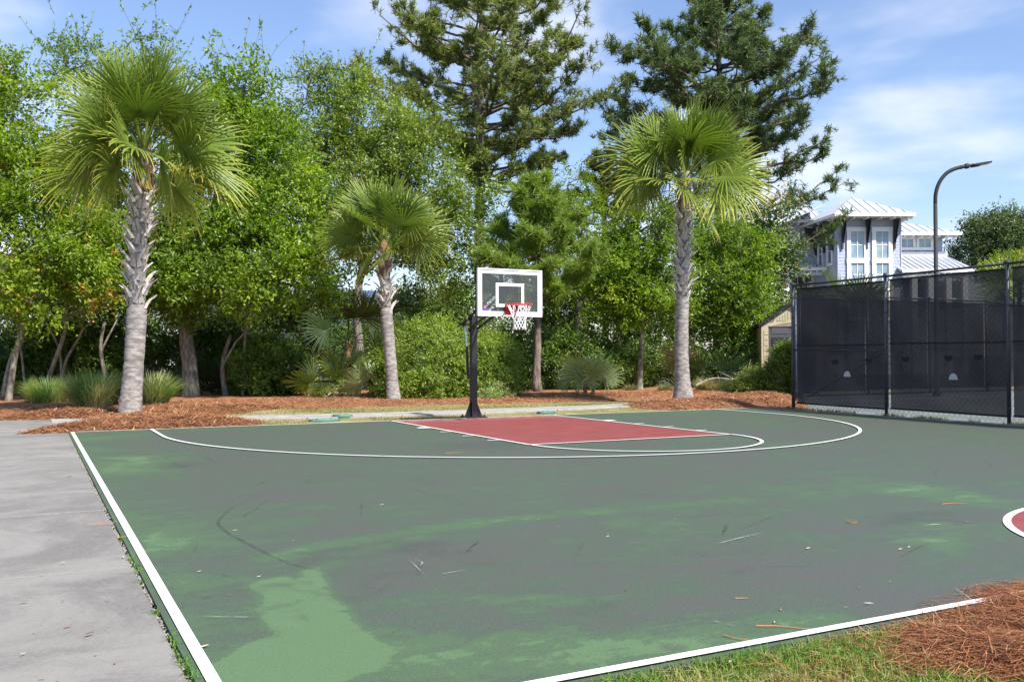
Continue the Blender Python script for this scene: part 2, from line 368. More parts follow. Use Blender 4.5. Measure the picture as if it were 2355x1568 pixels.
    c = h.mix(h.rng(h.noise(wp, 110, 3, 0.7), 0.56, 0.66, 0, 0.45), c, C(0.09, 0.088, 0.082))
    c = h.mix(h.rng(b, 0.3, 0.72, 0, 0.35), c, C(0.265, 0.257, 0.243))
    p = h.n('ShaderNodeBsdfPrincipled', {'Base Color': c, 'Roughness': 0.85, 'Specular IOR Level': 0.3})
    bp = h.n('ShaderNodeBump', {'Strength': 1.0, 'Distance': 0.002, 'Height': b}); t.links.new(bp.outputs[0], p.inputs['Normal'])
    t.links.new(p.outputs[0], o.inputs[0]); MAT['sidewalk'] = m
    # strand / blade colours
    def ramp_mat(name, stops, rough=0.8, tr=0.0):
        MAT[name] = leaf_mat(name, stops, transl=tr, rough=rough, spec=0.25, boost=1.3)
    ramp_mat('needle_straw', [(0.0, (0.085, 0.03, 0.013)), (0.35, (0.27, 0.10, 0.042)), (0.75, (0.42, 0.19, 0.085)), (1.0, (0.55, 0.36, 0.2))])
    ramp_mat('needle_near', [(0.0, (0.045, 0.013, 0.005)), (0.4, (0.17, 0.052, 0.018)), (0.78, (0.32, 0.125, 0.048)), (1.0, (0.48, 0.29, 0.15))])
    ramp_mat('dry_blade', [(0.0, (0.10, 0.12, 0.03)), (0.4, (0.20, 0.19, 0.07)), (0.75, (0.36, 0.29, 0.14)), (1.0, (0.46, 0.37, 0.22))], tr=0.2)
    ramp_mat('lush_blade', [(0.0, (0.05, 0.12, 0.015)), (0.55, (0.13, 0.27, 0.03)), (0.8, (0.26, 0.28, 0.07)), (1.0, (0.40, 0.31, 0.15))], tr=0.3)
    ramp_mat('dead_leaf', [(0.0, (0.12, 0.07, 0.04)), (0.5, (0.30, 0.16, 0.08)), (1.0, (0.52, 0.40, 0.27))])
ground_mats()

# terrain
g_ = MB(); g_.add([(-900, -500, -0.14), (900, -500, -0.14), (900, 1100, -0.14), (-900, 1100, -0.14)], [[0, 1, 2, 3]])
tag(g_.build('ground', MAT['soil']), kind='structure')

XL, XR, YE = -7.465, 7.515, -14.235
# ---- court slab as a fine sheet that carries its wear pattern
CX0, CX1, CY0, CY1 = XL-0.060, XR+0.34, YE-0.05, 0.09
xs = np.unique(np.concatenate([np.arange(CX0, -1.0, 0.055), np.arange(-1.0, CX1, 0.12), [CX1]])); ys = np.unique(np.concatenate([np.arange(CY0, -9, 0.055), np.arange(-9, CY1, 0.12), [CY1]]))
X, Y = np.meshgrid(xs, ys); P = np.stack([X.ravel(), Y.ravel()], 1)
def W2(pts): return [G(*p)[:2] for p in pts]
green = np.full(len(P), 0.10); dark = np.zeros(len(P))
def patch(arr, pts, amt, soft):
    poly = W2(pts); d = seg_dist(P, poly, True); d = np.where(in_poly(P, poly), d, -d)
    arr += amt*np.clip(d/soft+0.5, 0, 1)
def stroke(arr, pts, amt, w):
    d = seg_dist(P, W2(pts)); arr += amt*np.exp(-(d/w)**2)
patch(green, [(492, 1535), (560, 1482), (640, 1455), (592, 1415), (600, 1372), (568, 1345), (640, 1322), (690, 1330), (712, 1305), (745, 1318), (770, 1365), (800, 1400), (838, 1455), (893, 1502), (870, 1540), (760, 1580), (600, 1640), (500, 1600)], 0.85, 0.07)
patch(green, [(240, 1062), (300, 1055), (470, 1050), (380, 1068), (395, 1082), (230, 1090)], 0.45, 0.3)
patch(green, [(250, 1048), (380, 1046), (330, 1056), (235, 1056)], 0.45, 0.25)
patch(green, [(205, 1005), (330, 995), (300, 1012), (210, 1014)], 0.35, 0.5)
patch(green, [(1995, 1125), (2080, 1105), (2354, 1150), (2420, 1190), (2300, 1175), (2130, 1152)], 0.55, 0.35)
patch(green, [(2030, 1225), (2150, 1195), (2200, 1205), (2260, 1240), (2180, 1255), (2060, 1245)], 0.5, 0.3)
patch(green, [(2240, 1180), (2330, 1195), (2300, 1230), (2255, 1215)], 0.35, 0.25)
patch(green, [(1640, 1120), (1990, 1095), (2020, 1130), (1700, 1180), (1560, 1200), (1500, 1180)], 0.22, 0.5)
stroke(green, [(630, 1275), (800, 1245), (930, 1222), (1100, 1200), (1300, 1180), (1500, 1165), (1700, 1150)], 0.42, 0.16)
stroke(green, [(720, 1315), (860, 1260), (960, 1235)], 0.3, 0.10)
stroke(green, [(350, 1255), (420, 1215), (520, 1180), (700, 1160)], 0.22, 0.25)
stroke(green, [(840, 1470), (980, 1500), (1200, 1505), (1500, 1475), (1900, 1400)], 0.30, 0.28)
patch(green, [(900, 1500), (1250, 1470), (1700, 1440), (1660, 1500), (1250, 1568), (900, 1568)], 0.25, 0.5)
for k in range(46):                                       # scrubbed streaks
    u = rg.uniform(250, 2300); v = rg.uniform(1020, 1520); L = rg.uniform(60, 320); s_ = rg.uniform(-0.16, 0.03)
    stroke(green, [(u, v), (u+L, v+L*s_)], rg.uniform(-0.15, 0.24), rg.uniform(0.05, 0.22))
# cleaner paint along the rim of the slab
rim = np.minimum.reduce([P[:, 0]-CX0, CX1-P[:, 0], CY1-P[:, 1]]); green += 0.34*np.exp(-(rim/0.55)**2)
patch(dark, [(250, 1073), (420, 1060), (470, 1068), (380, 1080), (240, 1090)], 0.4, 0.3)
patch(dark, [(960, 1020), (1230, 1010), (1230, 1030), (1000, 1036)], 0.4, 0.5)
patch(dark, [(1960, 1190), (2180, 1160), (2300, 1182), (2240, 1205), (2000, 1215)], 0.36, 0.5)
patch(dark, [(620, 1300), (700, 1250), (900, 1230), (1100, 1260), (900, 1330), (830, 1420), (770, 1330)], 0.18, 0.5)
patch(dark, [(1470, 1470), (1560, 1480), (1590, 1495), (1530, 1500)], 0.5, 0.05)
stroke(dark, [(580, 1420), (640, 1390), (680, 1402), (705, 1420)], 0.35, 0.06)
for k in range(50):
    u = rg.uniform(250, 2300); v = rg.uniform(1005, 1540); L = rg.uniform(40, 260); s_ = rg.uniform(-0.2, 0.12)
    stroke(dark, [(u, v), (u+L, v+L*s_)], rg.uniform(0.05, 0.22), rg.uniform(0.06, 0.25))
idx = np.arange(len(P)).reshape(len(ys), len(xs)); q = np.stack([idx[:-1, :-1].ravel(), idx[:-1, 1:].ravel(), idx[1:, 1:].ravel(), idx[1:, :-1].ravel()], 1)
court = link('basketball_court', np_mesh('basketball_court', np.c_[P, np.zeros(len(P))], [q], {'green': green, 'dark': dark}), None, MAT['court'])
court['kind'] = 'structure'
sk = MB(); c_ = [(CX0, CY0), (CX1, CY0), (CX1, CY1), (CX0, CY1)]
for i in range(4):
    a, b = c_[i], c_[(i+1) % 4]; sk.add([(a[0], a[1], -0.13), (b[0], b[1], -0.13), (b[0], b[1], 0), (a[0], a[1], 0)], [[0, 1, 2, 3]])
sk.build('slab_edge', pmat('painted_slab_edge', (0.035, 0.05, 0.036), (0.07, 0.075, 0.06), 12, 0.9), court)

# ---- painted markings: sheets 4 mm above one another
def strip(name, pts, w, z, mat=None, parent=court, closed=False):
    p = np.asarray(pts, float); t = np.gradient(p, axis=0); t /= np.linalg.norm(t, axis=1)[:, None]; n = np.stack([-t[:, 1], t[:, 0]], 1)
    a = p-n*w/2; b = p+n*w/2; V = np.vstack([np.c_[a, np.full(len(p), z)], np.c_[b, np.full(len(p), z)]]); m = len(p)
    q = [[i, i+1, m+i+1, m+i] for i in range(m-1)]
    return MB().add(V, q).build(name, mat or MAT['line'], parent)
LW = 0.052; KW, FT, R3, HY = 3.635, -5.73, 6.225, -1.60
# red key as a sheet
kx = np.linspace(-KW/2, KW/2, 40); ky = np.linspace(FT, -0.02, 50); X, Y = np.meshgrid(kx, ky); V = np.c_[X.ravel(), Y.ravel(), np.full(X.size, 0.004)]
i_ = np.arange(X.size).reshape(X.shape); q = np.stack([i_[:-1, :-1].ravel(), i_[:-1, 1:].ravel(), i_[1:, 1:].ravel(), i_[1:, :-1].ravel()], 1)
edge = np.clip(1-(-Y.ravel())/0.9, 0, 1)
link('red_key', np_mesh('red_key', V, [q], {'edge': edge}), court, MAT['red'])
strip('sideline', [(XL, YE), (XL, 0.0)], LW, 0.008); strip('sideline', [(XR, YE), (XR, 0.0)], LW, 0.008)
strip('baseline', [(XL+LW/2, 0), (XR-LW/2, 0)], LW, 0.008)
strip('halfway_line', [(XL-LW/2, YE), (XR+LW/2, YE)], LW*1.05, 0.012)
strip('key_line', [(-KW/2, FT-LW/2), (-KW/2, -LW/2)], LW, 0.012); strip('key_line', [(KW/2, FT-LW/2), (KW/2, -LW/2)], LW, 0.012)
strip('free_throw_line', [(-KW/2+LW/2, FT), (KW/2-LW/2, FT)], LW, 0.012)
th = np.linspace(pi, 2*pi, 90)
strip('free_throw_arc', [(KW/2*cos(a), FT-LW/2+KW/2*sin(a)) for a in th], LW, 0.016)
strip('three_point_line', [(-R3, -LW/2)]+[(-R3, HY+0.02)]+[(R3*cos(a), HY+R3*sin(a)) for a in np.linspace(pi, 2*pi, 160)]+[(R3, HY+0.02), (R3, -LW/2)], LW, 0.016)
for sgn in (-1, 1):
    for yy, w_ in ((-2.05, 0.20), (-3.05, LW), (-3.95, LW), (-4.85, LW)):
        strip('lane_mark', [(sgn*(KW/2+LW/2), yy), (sgn*(KW/2+LW/2+0.21), yy)], w_, 0.012)
# centre circle
cc = np.array([-0.55, YE]); th = np.linspace(0, pi, 60)
ring = [tuple(cc+1.742*np.array([cos(a), sin(a)])) for a in th]
V = np.array([(cc[0], cc[1]+0.03, 0.004)]+[(cc[0]+1.72*cos(a), cc[1]+0.03+1.69*sin(a), 0.004) for a in th])
o_ = MB().add(V, None, [[0, i, i+1] for i in range(1, len(th))]).build('red_half_circle', MAT['red'], court)
at_ = o_.data.attributes.new('edge', 'FLOAT', 'POINT')
strip('centre_circle', ring, 0.056, 0.008)

# rubber scuffs and scratches
m, t, o = node_mat('rubber_scuff'); h = N(t); oc = h.obj()
p = h.n('ShaderNodeBsdfPrincipled', {'Base Color': C(0.03, 0.03, 0.03), 'Roughness': 0.7}); tr = h.n('ShaderNodeBsdfTransparent')
f = h.math('MULTIPLY', h.rng(h.noise(oc, 14, 6, 0.8), 0.34, 0.62), h.math('MULTIPLY', h.attr('tint'), 0.85))
ms = h.n('ShaderNodeMixShader', {0: f, 1: tr.outputs[0], 2: p.outputs[0]}); t.links.new(ms.outputs[0], o.inputs[0]); MAT['scuff'] = m
m, t, o = node_mat('pale_scratch'); h = N(t); oc = h.obj()
p = h.n('ShaderNodeBsdfPrincipled', {'Base Color': C(0.5, 0.56, 0.5), 'Roughness': 0.7}); tr = h.n('ShaderNodeBsdfTransparent')
f = h.math('MULTIPLY', h.rng(h.noise(oc, 11, 6, 0.8), 0.36, 0.62), h.math('MULTIPLY', h.attr('tint'), 0.8))
ms = h.n('ShaderNodeMixShader', {0: f, 1: tr.outputs[0], 2: p.outputs[0]}); t.links.new(ms.outputs[0], o.inputs[0]); MAT['scratch'] = m
def catmull(pts, n=8):
    p = [np.asarray(x, float) for x in pts]; p = [2*p[0]-p[1]]+p+[2*p[-1]-p[-2]]; out = []
    for i in range(1, len(p)-2):
        for k in range(n):
            s = k/n; out.append(0.5*((2*p[i])+(-p[i-1]+p[i+1])*s+(2*p[i-1]-5*p[i]+4*p[i+1]-p[i+2])*s*s+(-p[i-1]+3*p[i]-3*p[i+1]+p[i+2])*s**3))
    out.append(p[-2]); return np.array(out)
def mark(name, pts, w, a, mat, z):
    c = catmull([G(*p)[:2] for p in pts], 8); t = np.gradient(c, axis=0); t /= np.linalg.norm(t, axis=1)[:, None]+1e-9; n = np.stack([-t[:, 1], t[:, 0]], 1)
    s = np.linspace(0, 1, len(c)); ww = w*np.sin(pi*np.clip(s, 0.04, 0.96))[:, None]**0.4/2; al = a*np.sin(pi*np.clip(s, 0.02, 0.98))**0.6
    V = np.vstack([np.c_[c-n*ww, np.full(len(c), z)], np.c_[c+n*ww, np.full(len(c), z)]]); m = len(c)
    MB().add(V, [[i, i+1, m+i+1, m+i] for i in range(m-1)], a=np.tile(al, 2)).build(name, mat, court)
for i, (pts, w, a) in enumerate([
    ([(612, 1135), (540, 1165), (505, 1195), (510, 1215), (560, 1245), (640, 1285), (700, 1305), (780, 1320)], 0.045, 0.75),
    ([(628, 1142), (590, 1170), (562, 1186), (580, 1203)], 0.03, 0.6),
    ([(540, 1110), (570, 1106), (607, 1108), (590, 1116), (580, 1114)], 0.025, 0.9), ([(645, 1108), (690, 1104), (714, 1104), (705, 1110), (760, 1102), (830, 1098)], 0.02, 0.8),
    ([(940, 1122), (975, 1134), (1000, 1144)], 0.03, 0.55), ([(995, 1140), (1040, 1150), (1075, 1163)], 0.02, 0.8),
    ([(1070, 1270), (1095, 1250), (1113, 1246)], 0.035, 0.95), ([(1072, 1272), (1085, 1262)], 0.05, 0.9),
    ([(1105, 1115), (1130, 1112), (1133, 1119)], 0.03, 0.5), ([(825, 1175), (832, 1160), (830, 1200)], 0.025, 0.5),
    ([(1660, 1235), (1668, 1215), (1672, 1205)], 0.05, 0.9), ([(2068, 1282), (2100, 1265), (2144, 1244)], 0.025, 0.8),
    ([(1540, 1187), (1700, 1183), (1830, 1168)], 0.02, 0.7), ([(1700, 1305), (1840, 1303), (1870, 1300)], 0.02, 0.7),
    ([(1690, 1225), (1760, 1195), (1840, 1170)], 0.05, 0.35), ([(1500, 1197), (1620, 1185), (1780, 1178)], 0.018, 0.6),
    ([(445, 1040), (480, 1055), (495, 1068)], 0.05, 0.35), ([(375, 1045), (395, 1062), (440, 1082)], 0.05, 0.35),
    ([(2250, 1060), (2275, 1067), (2270, 1077), (2200, 1085)], 0.03, 0.45), ([(2160, 1075), (2150, 1090), (2155, 1100)], 0.04, 0.3),
    ([(425, 1290), (445, 1270), (455, 1250), (440, 1240)], 0.02, 0.5), ([(510, 1318), (520, 1326), (560, 1333)], 0.025, 0.6),
    ([(1930, 1130), (2060, 1118), (2180, 1110)], 0.02, 0.5), ([(1850, 1065), (1880, 1075)], 0.03, 0.4), ([(1640, 1000), (1700, 1030)], 0.02, 0.3),
    ([(1745, 1080), (1800, 1101), (1850, 1120)], 0.02, 0.35), ([(1990, 1020), (2040, 1040)], 0.025, 0.35), ([(860, 1370), (900, 1340)], 0.04, 0.3), ([(960, 1330), (970, 1285)], 0.05, 0.3),
    ([(2120, 1195), (2300, 1205)], 0.02, 0.55), ([(1900, 1262), (1950, 1240), (2000, 1235)], 0.02, 0.4), ([(1320, 1290), (1345, 1240)], 0.05, 0.25)]):
    mark('scuff_mark', pts, w*0.62, a*0.55, MAT['scuff'], 0.0042+0.0001*i)
for i, (pts, w, a) in enumerate([([(1646, 1253), (1690, 1241), (1760, 1225)], 0.018, 1.0), ([(950, 1286), (970, 1294), (966, 1303)], 0.02, 0.7), ([(1010, 1323), (1070, 1312)], 0.025, 0.8), ([(940, 1288), (978, 1325)], 0.012, 0.6),
    ([(462, 1420), (600, 1422)], 0.02, 0.5), ([(1985, 1390), (2010, 1389)], 0.05, 0.9), ([(1640, 1430), (1690, 1442)], 0.03, 0.5), ([(2120, 1210), (2170, 1206)], 0.05, 0.6)]):
    mark('scratch_mark', pts, w*0.7, a*0.8, MAT['scratch'], 0.0082+0.0001*i)

# ---- sidewalk on the left: one slab per casting
SX1 = XL-0.082; SX0 = SX1-2.45
sidewalk = MB().box(((SX0+SX1)/2, -6.5, -0.105), (2.40, 25.5, 0.05)).build('sidewalk', MAT['soil']); sidewalk['kind'] = 'structure'
def slab(poly, top, th, mat, parent, name='concrete_slab', bev=0.007):
    A = np.array(poly, float); c = A.mean(0); B = A-c; n = len(A)
    ins = B*(1-bev/np.linalg.norm(B, axis=1))[:, None]
    V = np.vstack([np.c_[B, np.full(n, -th)], np.c_[B, np.full(n, -bev*0.7)], np.c_[ins, np.zeros(n)]])
    q = [[i, (i+1) % n, n+(i+1) % n, n+i] for i in range(n)]+[[n+i, n+(i+1) % n, 2*n+(i+1) % n, 2*n+i] for i in range(n)]
    t = [[2*n, 2*n+i, 2*n+i+1] for i in range(1, n-1)]
    return MB().add(V, q, t).build(name, mat, parent, loc=(c[0], c[1], top))
jo = [-18.7, -16.2, -13.75, -11.28, -8.92, -6.45, -3.95, -1.5, 1.05, 4.06]
for i in range(len(jo)-1):
    slab([(SX0, jo[i]+0.009), (SX1, jo[i]+0.009), (SX1, jo[i+1]-0.009), (SX0, jo[i+1]-0.009)], -0.008-0.004*(i % 2), 0.10, MAT['sidewalk'], sidewalk)
MAT['joint'] = pmat('joint_dirt', (0.050, 0.045, 0.036), (0.085, 0.075, 0.055), 20, 0.95)
for yj in jo[1:-1]: MB().box(((SX0+SX1)/2, yj, -0.035), (2.43, 0.0165, 0.038)).build('joint_filler', MAT['joint'], sidewalk)
# ---- footpath behind the baseline
top = [(-7.73, 4.06), (-6.6, 3.75), (-5.0, 3.36), (-3.0, 2.98), (-1.0, 2.78), (1.0, 2.80), (3.0, 2.92), (5.0, 3.06), (6.6, 3.55), (8.2, 4.25), (10.0, 4.95), (12.0, 5.75)]
bot = [(-7.73, 2.75), (-6.6, 2.5), (-5.0, 2.15), (-3.0, 1.75), (-1.0, 1.52), (1.0, 1.58), (3.0, 1.78), (5.0, 2.12), (6.9, 2.75), (8.7, 3.45), (10.4, 4.1), (12.4, 4.9)]
path = MB().add([(a[0], a[1], -0.09) for a in top]+[(a[0], a[1], -0.09) for a in bot], [[i, i+1, len(top)+i+1, len(top)+i] for i in range(len(top)-1)]).build('footpath', MAT['soil']); path['kind'] = 'structure'
for i in range(len(top)-1):
    L = lambda a, b, s: (a[0]+(b[0]-a[0])*s, a[1]+(b[1]-a[1])*s)
    slab([L(bot[i], bot[i+1], 0.005), L(bot[i], bot[i+1], 0.995), L(top[i], top[i+1], 0.995), L(top[i], top[i+1], 0.005)], 0.008, 0.09, MAT['concrete'], path)

# ---- lawn, mulch beds
lawn_poly = [(-6.2, 0.10), (7.9, 0.10), (9.2, 3.4), (9.5, 5.2), (6.7, 5.0), (3, 5.4), (-2.8, 5.75), (-4.6, 4.6), (-6.2, 4.2)]
sheet('lawn', lawn_poly, 0.3, lambda P, d: -0.035+0.02*vnoise(P, 1.2, 3), MAT['lawn'])
mulch_a = [(-8.35, 0.22), (-7.5, 0.10), (-5.2, 0.10), (-4.35, 0.55), (-4.0, 1.2), (-4.55, 2.2), (-4.3, 2.9), (-4.6, 3.6), (-4.0, 4.4), (-2.9, 5.6), (-2.4, 6.2), (-4.5, 7.0), (-7.2, 6.3), (-8.6, 6.0), (-8.7, 4.3), (-7.2, 3.75), (-7.1, 3.2), (-7.3, 2.4), (-7.75, 1.4)]
def zmul(P, d): return -0.02+0.15*np.clip(d/0.9, 0, 1)**0.7+0.05*(vnoise(P, 2.6, 8)-0.5)*np.clip(d*3, 0, 1)
sheet('mulch_bed', mulch_a, 0.12, zmul, MAT['straw'])
mulch_b = [(-14, 4.7), (-8.7, 4.4), (-8.5, 5.9), (-6.0, 6.1), (-3.0, 5.75), (-2.7, 5.78), (0, 5.55), (3, 5.35), (6.7, 5.0), (9.3, 5.2), (11.0, 6.1), (13.2, 6.6), (16, 8.2), (20, 12), (20, 15), (12, 15), (6, 16.5), (0, 19), (-6, 20), (-14, 20)]
sheet('mulch_bed', mulch_b, 0.22, lambda P, d: -0.06+0.14*np.clip(d/0.8, 0, 1)**0.7+0.06*(vnoise(P, 1.8, 4)-0.5)*np.clip(d*3, 0, 1), MAT['straw'])
mulch_c = [(5.4, 2.02), (5.0, 1.6), (5.3, 0.6), (5.6, 0.10), (7.85, 0.10), (7.95, -1.05), (8.3, -1.0), (10.5, 1.5), (13.3, 4.7), (14.5, 6.6), (12.0, 6.0), (10.3, 5.1), (9.4, 4.6), (8.7, 4.0), (7.4, 3.55), (6.2, 3.1), (5.3, 2.75)]
def zmc(P, d): return -0.03+0.17*np.clip(d/0.9, 0, 1)**0.7+0.05*(vnoise(P, 2.2, 6)-0.5)*np.clip(d*3, 0, 1)
sheet('mulch_bed', mulch_c, 0.14, zmc, MAT['straw'])
def zs(poly, zf, P): return zf(P, seg_dist(P, poly, True))
zmb = lambda P, d: -0.06+0.14*np.clip(d/0.8, 0, 1)**0.7+0.06*(vnoise(P, 1.8, 4)-0.5)*np.clip(d*3, 0, 1)
for poly, zf, n in ((mulch_a, zmul, 20000), (mulch_b[:14]+[(17, 9), (10, 9.5), (4, 9.5), (-4, 10.5), (-8, 9), (-14, 8)], zmb, 24000), (mulch_c, zmc, 12000)):
    Pp = scatter_in(poly, n, rg); Pp = Pp+rg.normal(size=Pp.shape)*0.04
    strands('pine_straw', Pp, zs(poly, zf, Pp), 0.20, 0.011, rg, MAT['needle_straw'], 0.4)
# clearing the path of lawn blades
Pl = scatter_in(lawn_poly, 45000, rg)
bp_ = [b for b in bot]+top[::-1]; Pl = Pl[~in_poly(Pl, bp_)]; Pl = Pl[~in_poly(Pl, mulch_a)]; Pl = Pl[~in_poly(Pl, mulch_c)]
bare = vnoise(Pl*np.array([0.6, 1.4]), 0.9, 12); Pl = Pl[bare < 0.72]
blades('lawn_grass', Pl, -0.03, 0.034, 0.009, rg, MAT['dry_blade'], 0.7, tint=np.clip(0.55+0.9*(vnoise(Pl, 0.7, 2)-0.5)+rg.normal(size=len(Pl))*0.2, 0, 1))

# ---- bottom right corner: turf and straw by the halfway line
EX = [(-7.3, YE-0.075), (6.0, YE-0.075), (6.0, -19), (-7.3, -19)]
sheet('turf', EX, 0.12, lambda P, d: -0.045+0.04*np.clip(d/0.5, 0, 1)*vnoise(P, 3, 5), MAT['lawn'])
mulch_d = [(-4.95, -14.75), (-4.80, -14.52), (-4.55, -14.38), (-4.2, -14.30), (-3.85, -14.26), (-3.72, -14.18), (-3.55, -14.10), (-3.0, -14.10), (0.5, -14.28), (3, -14.4), (3, -17), (-4.0, -16.2), (-4.75, -15.4)]
zmd = lambda P, d: -0.035+0.06*np.clip(d/0.45, 0, 1)**0.8+0.05*(vnoise(P, 5, 6)-0.5)*np.clip(d*4, 0, 1)
sheet('mulch_bed', mulch_d, 0.05, zmd, MAT['straw'])
near = [(-4.95, -14.75), (-4.80, -14.52), (-4.55, -14.38), (-4.2, -14.30), (-3.85, -14.26), (-3.72, -14.16), (-3.55, -14.08), (-2.2, -14.08), (-2.4, -15.4), (-4.3, -15.6)]
Pp = scatter_in(near, 26000, rg); strands('pine_straw', Pp+rg.normal(size=Pp.shape)*0.03, zs(mulch_d, zmd, Pp)+rg.random(len(Pp))*0.02, 0.22, 0.0032, rg, MAT['needle_near'], 0.2)
Pp = scatter_in([(-5.6, -14.4), (-4.5, -14.28), (-3.9, -14.1), (-3.4, -14.0), (-4.6, -15.2), (-5.6, -15.2)], 420, rg); strands('pine_straw', Pp, np.full(len(Pp), 0.004), 0.16, 0.003, rg, MAT['needle_near'], 0.2)
tp = [(-6.6, YE-0.07), (-4.3, YE-0.07), (-4.4, -14.7), (-4.6, -15.6), (-6.6, -15.6)]
Pt = scatter_in(tp, 34000, rg); lush = vnoise(Pt, 1.5, 9)+0.9*np.exp(-((Pt[:, 1]-YE+0.16)/0.16)**2)*vnoise(Pt, 3, 3)
keep = rg.random(len(Pt)) < np.clip(0.5+0.6*lush, 0, 1); Pt = Pt[keep]; lush = lush[keep]
blades('turf_grass', Pt, -0.03, 0.045+0*Pt[:, 0]+0.03*np.clip(lush-0.5, 0, 1), 0.0042, rg, MAT['lush_blade'], 0.9, tint=np.clip(1.12-0.78*lush+rg.normal(size=len(Pt))*0.2, 0, 1))
Pp = scatter_in(tp, 1500, rg); strands('dead_grass', Pp, np.full(len(Pp), 0.0), 0.07, 0.003, rg, MAT['dry_blade'], 0.3)
# gravelly joint between sidewalk and court
Pp = np.c_[rg.uniform(SX1-0.01, CX0+0.012, 2600), rg.uniform(-16, 0.0, 2600)]
m_ = MB(); r_ = rg.uniform(0.003, 0.011, len(Pp)); oct_ = np.array([(1, 0, 0), (-1, 0, 0), (0, 1, 0), (0, -1, 0), (0, 0, 1), (0, 0, -1)], float)
V = (Pp[:, None, :]*np.ones((1, 6, 1))); V = np.dstack([V, np.full((len(Pp), 6), -0.018)])+oct_[None]*r_[:, None, None]
fc = np.array([[0, 2, 4], [2, 1, 4], [1, 3, 4], [3, 0, 4], [2, 0, 5], [1, 2, 5], [3, 1, 5], [0, 3, 5]])
MAT['gravel'] = pmat('gravel', (0.09, 0.085, 0.075), (0.35, 0.33, 0.29), 60, 0.9)
tag(link('joint_gravel', np_mesh('joint_gravel', V.reshape(-1, 3), [(np.arange(len(Pp))[:, None, None]*6+fc[None]).reshape(-1, 3)]), None, MAT['gravel']), kind='stuff')

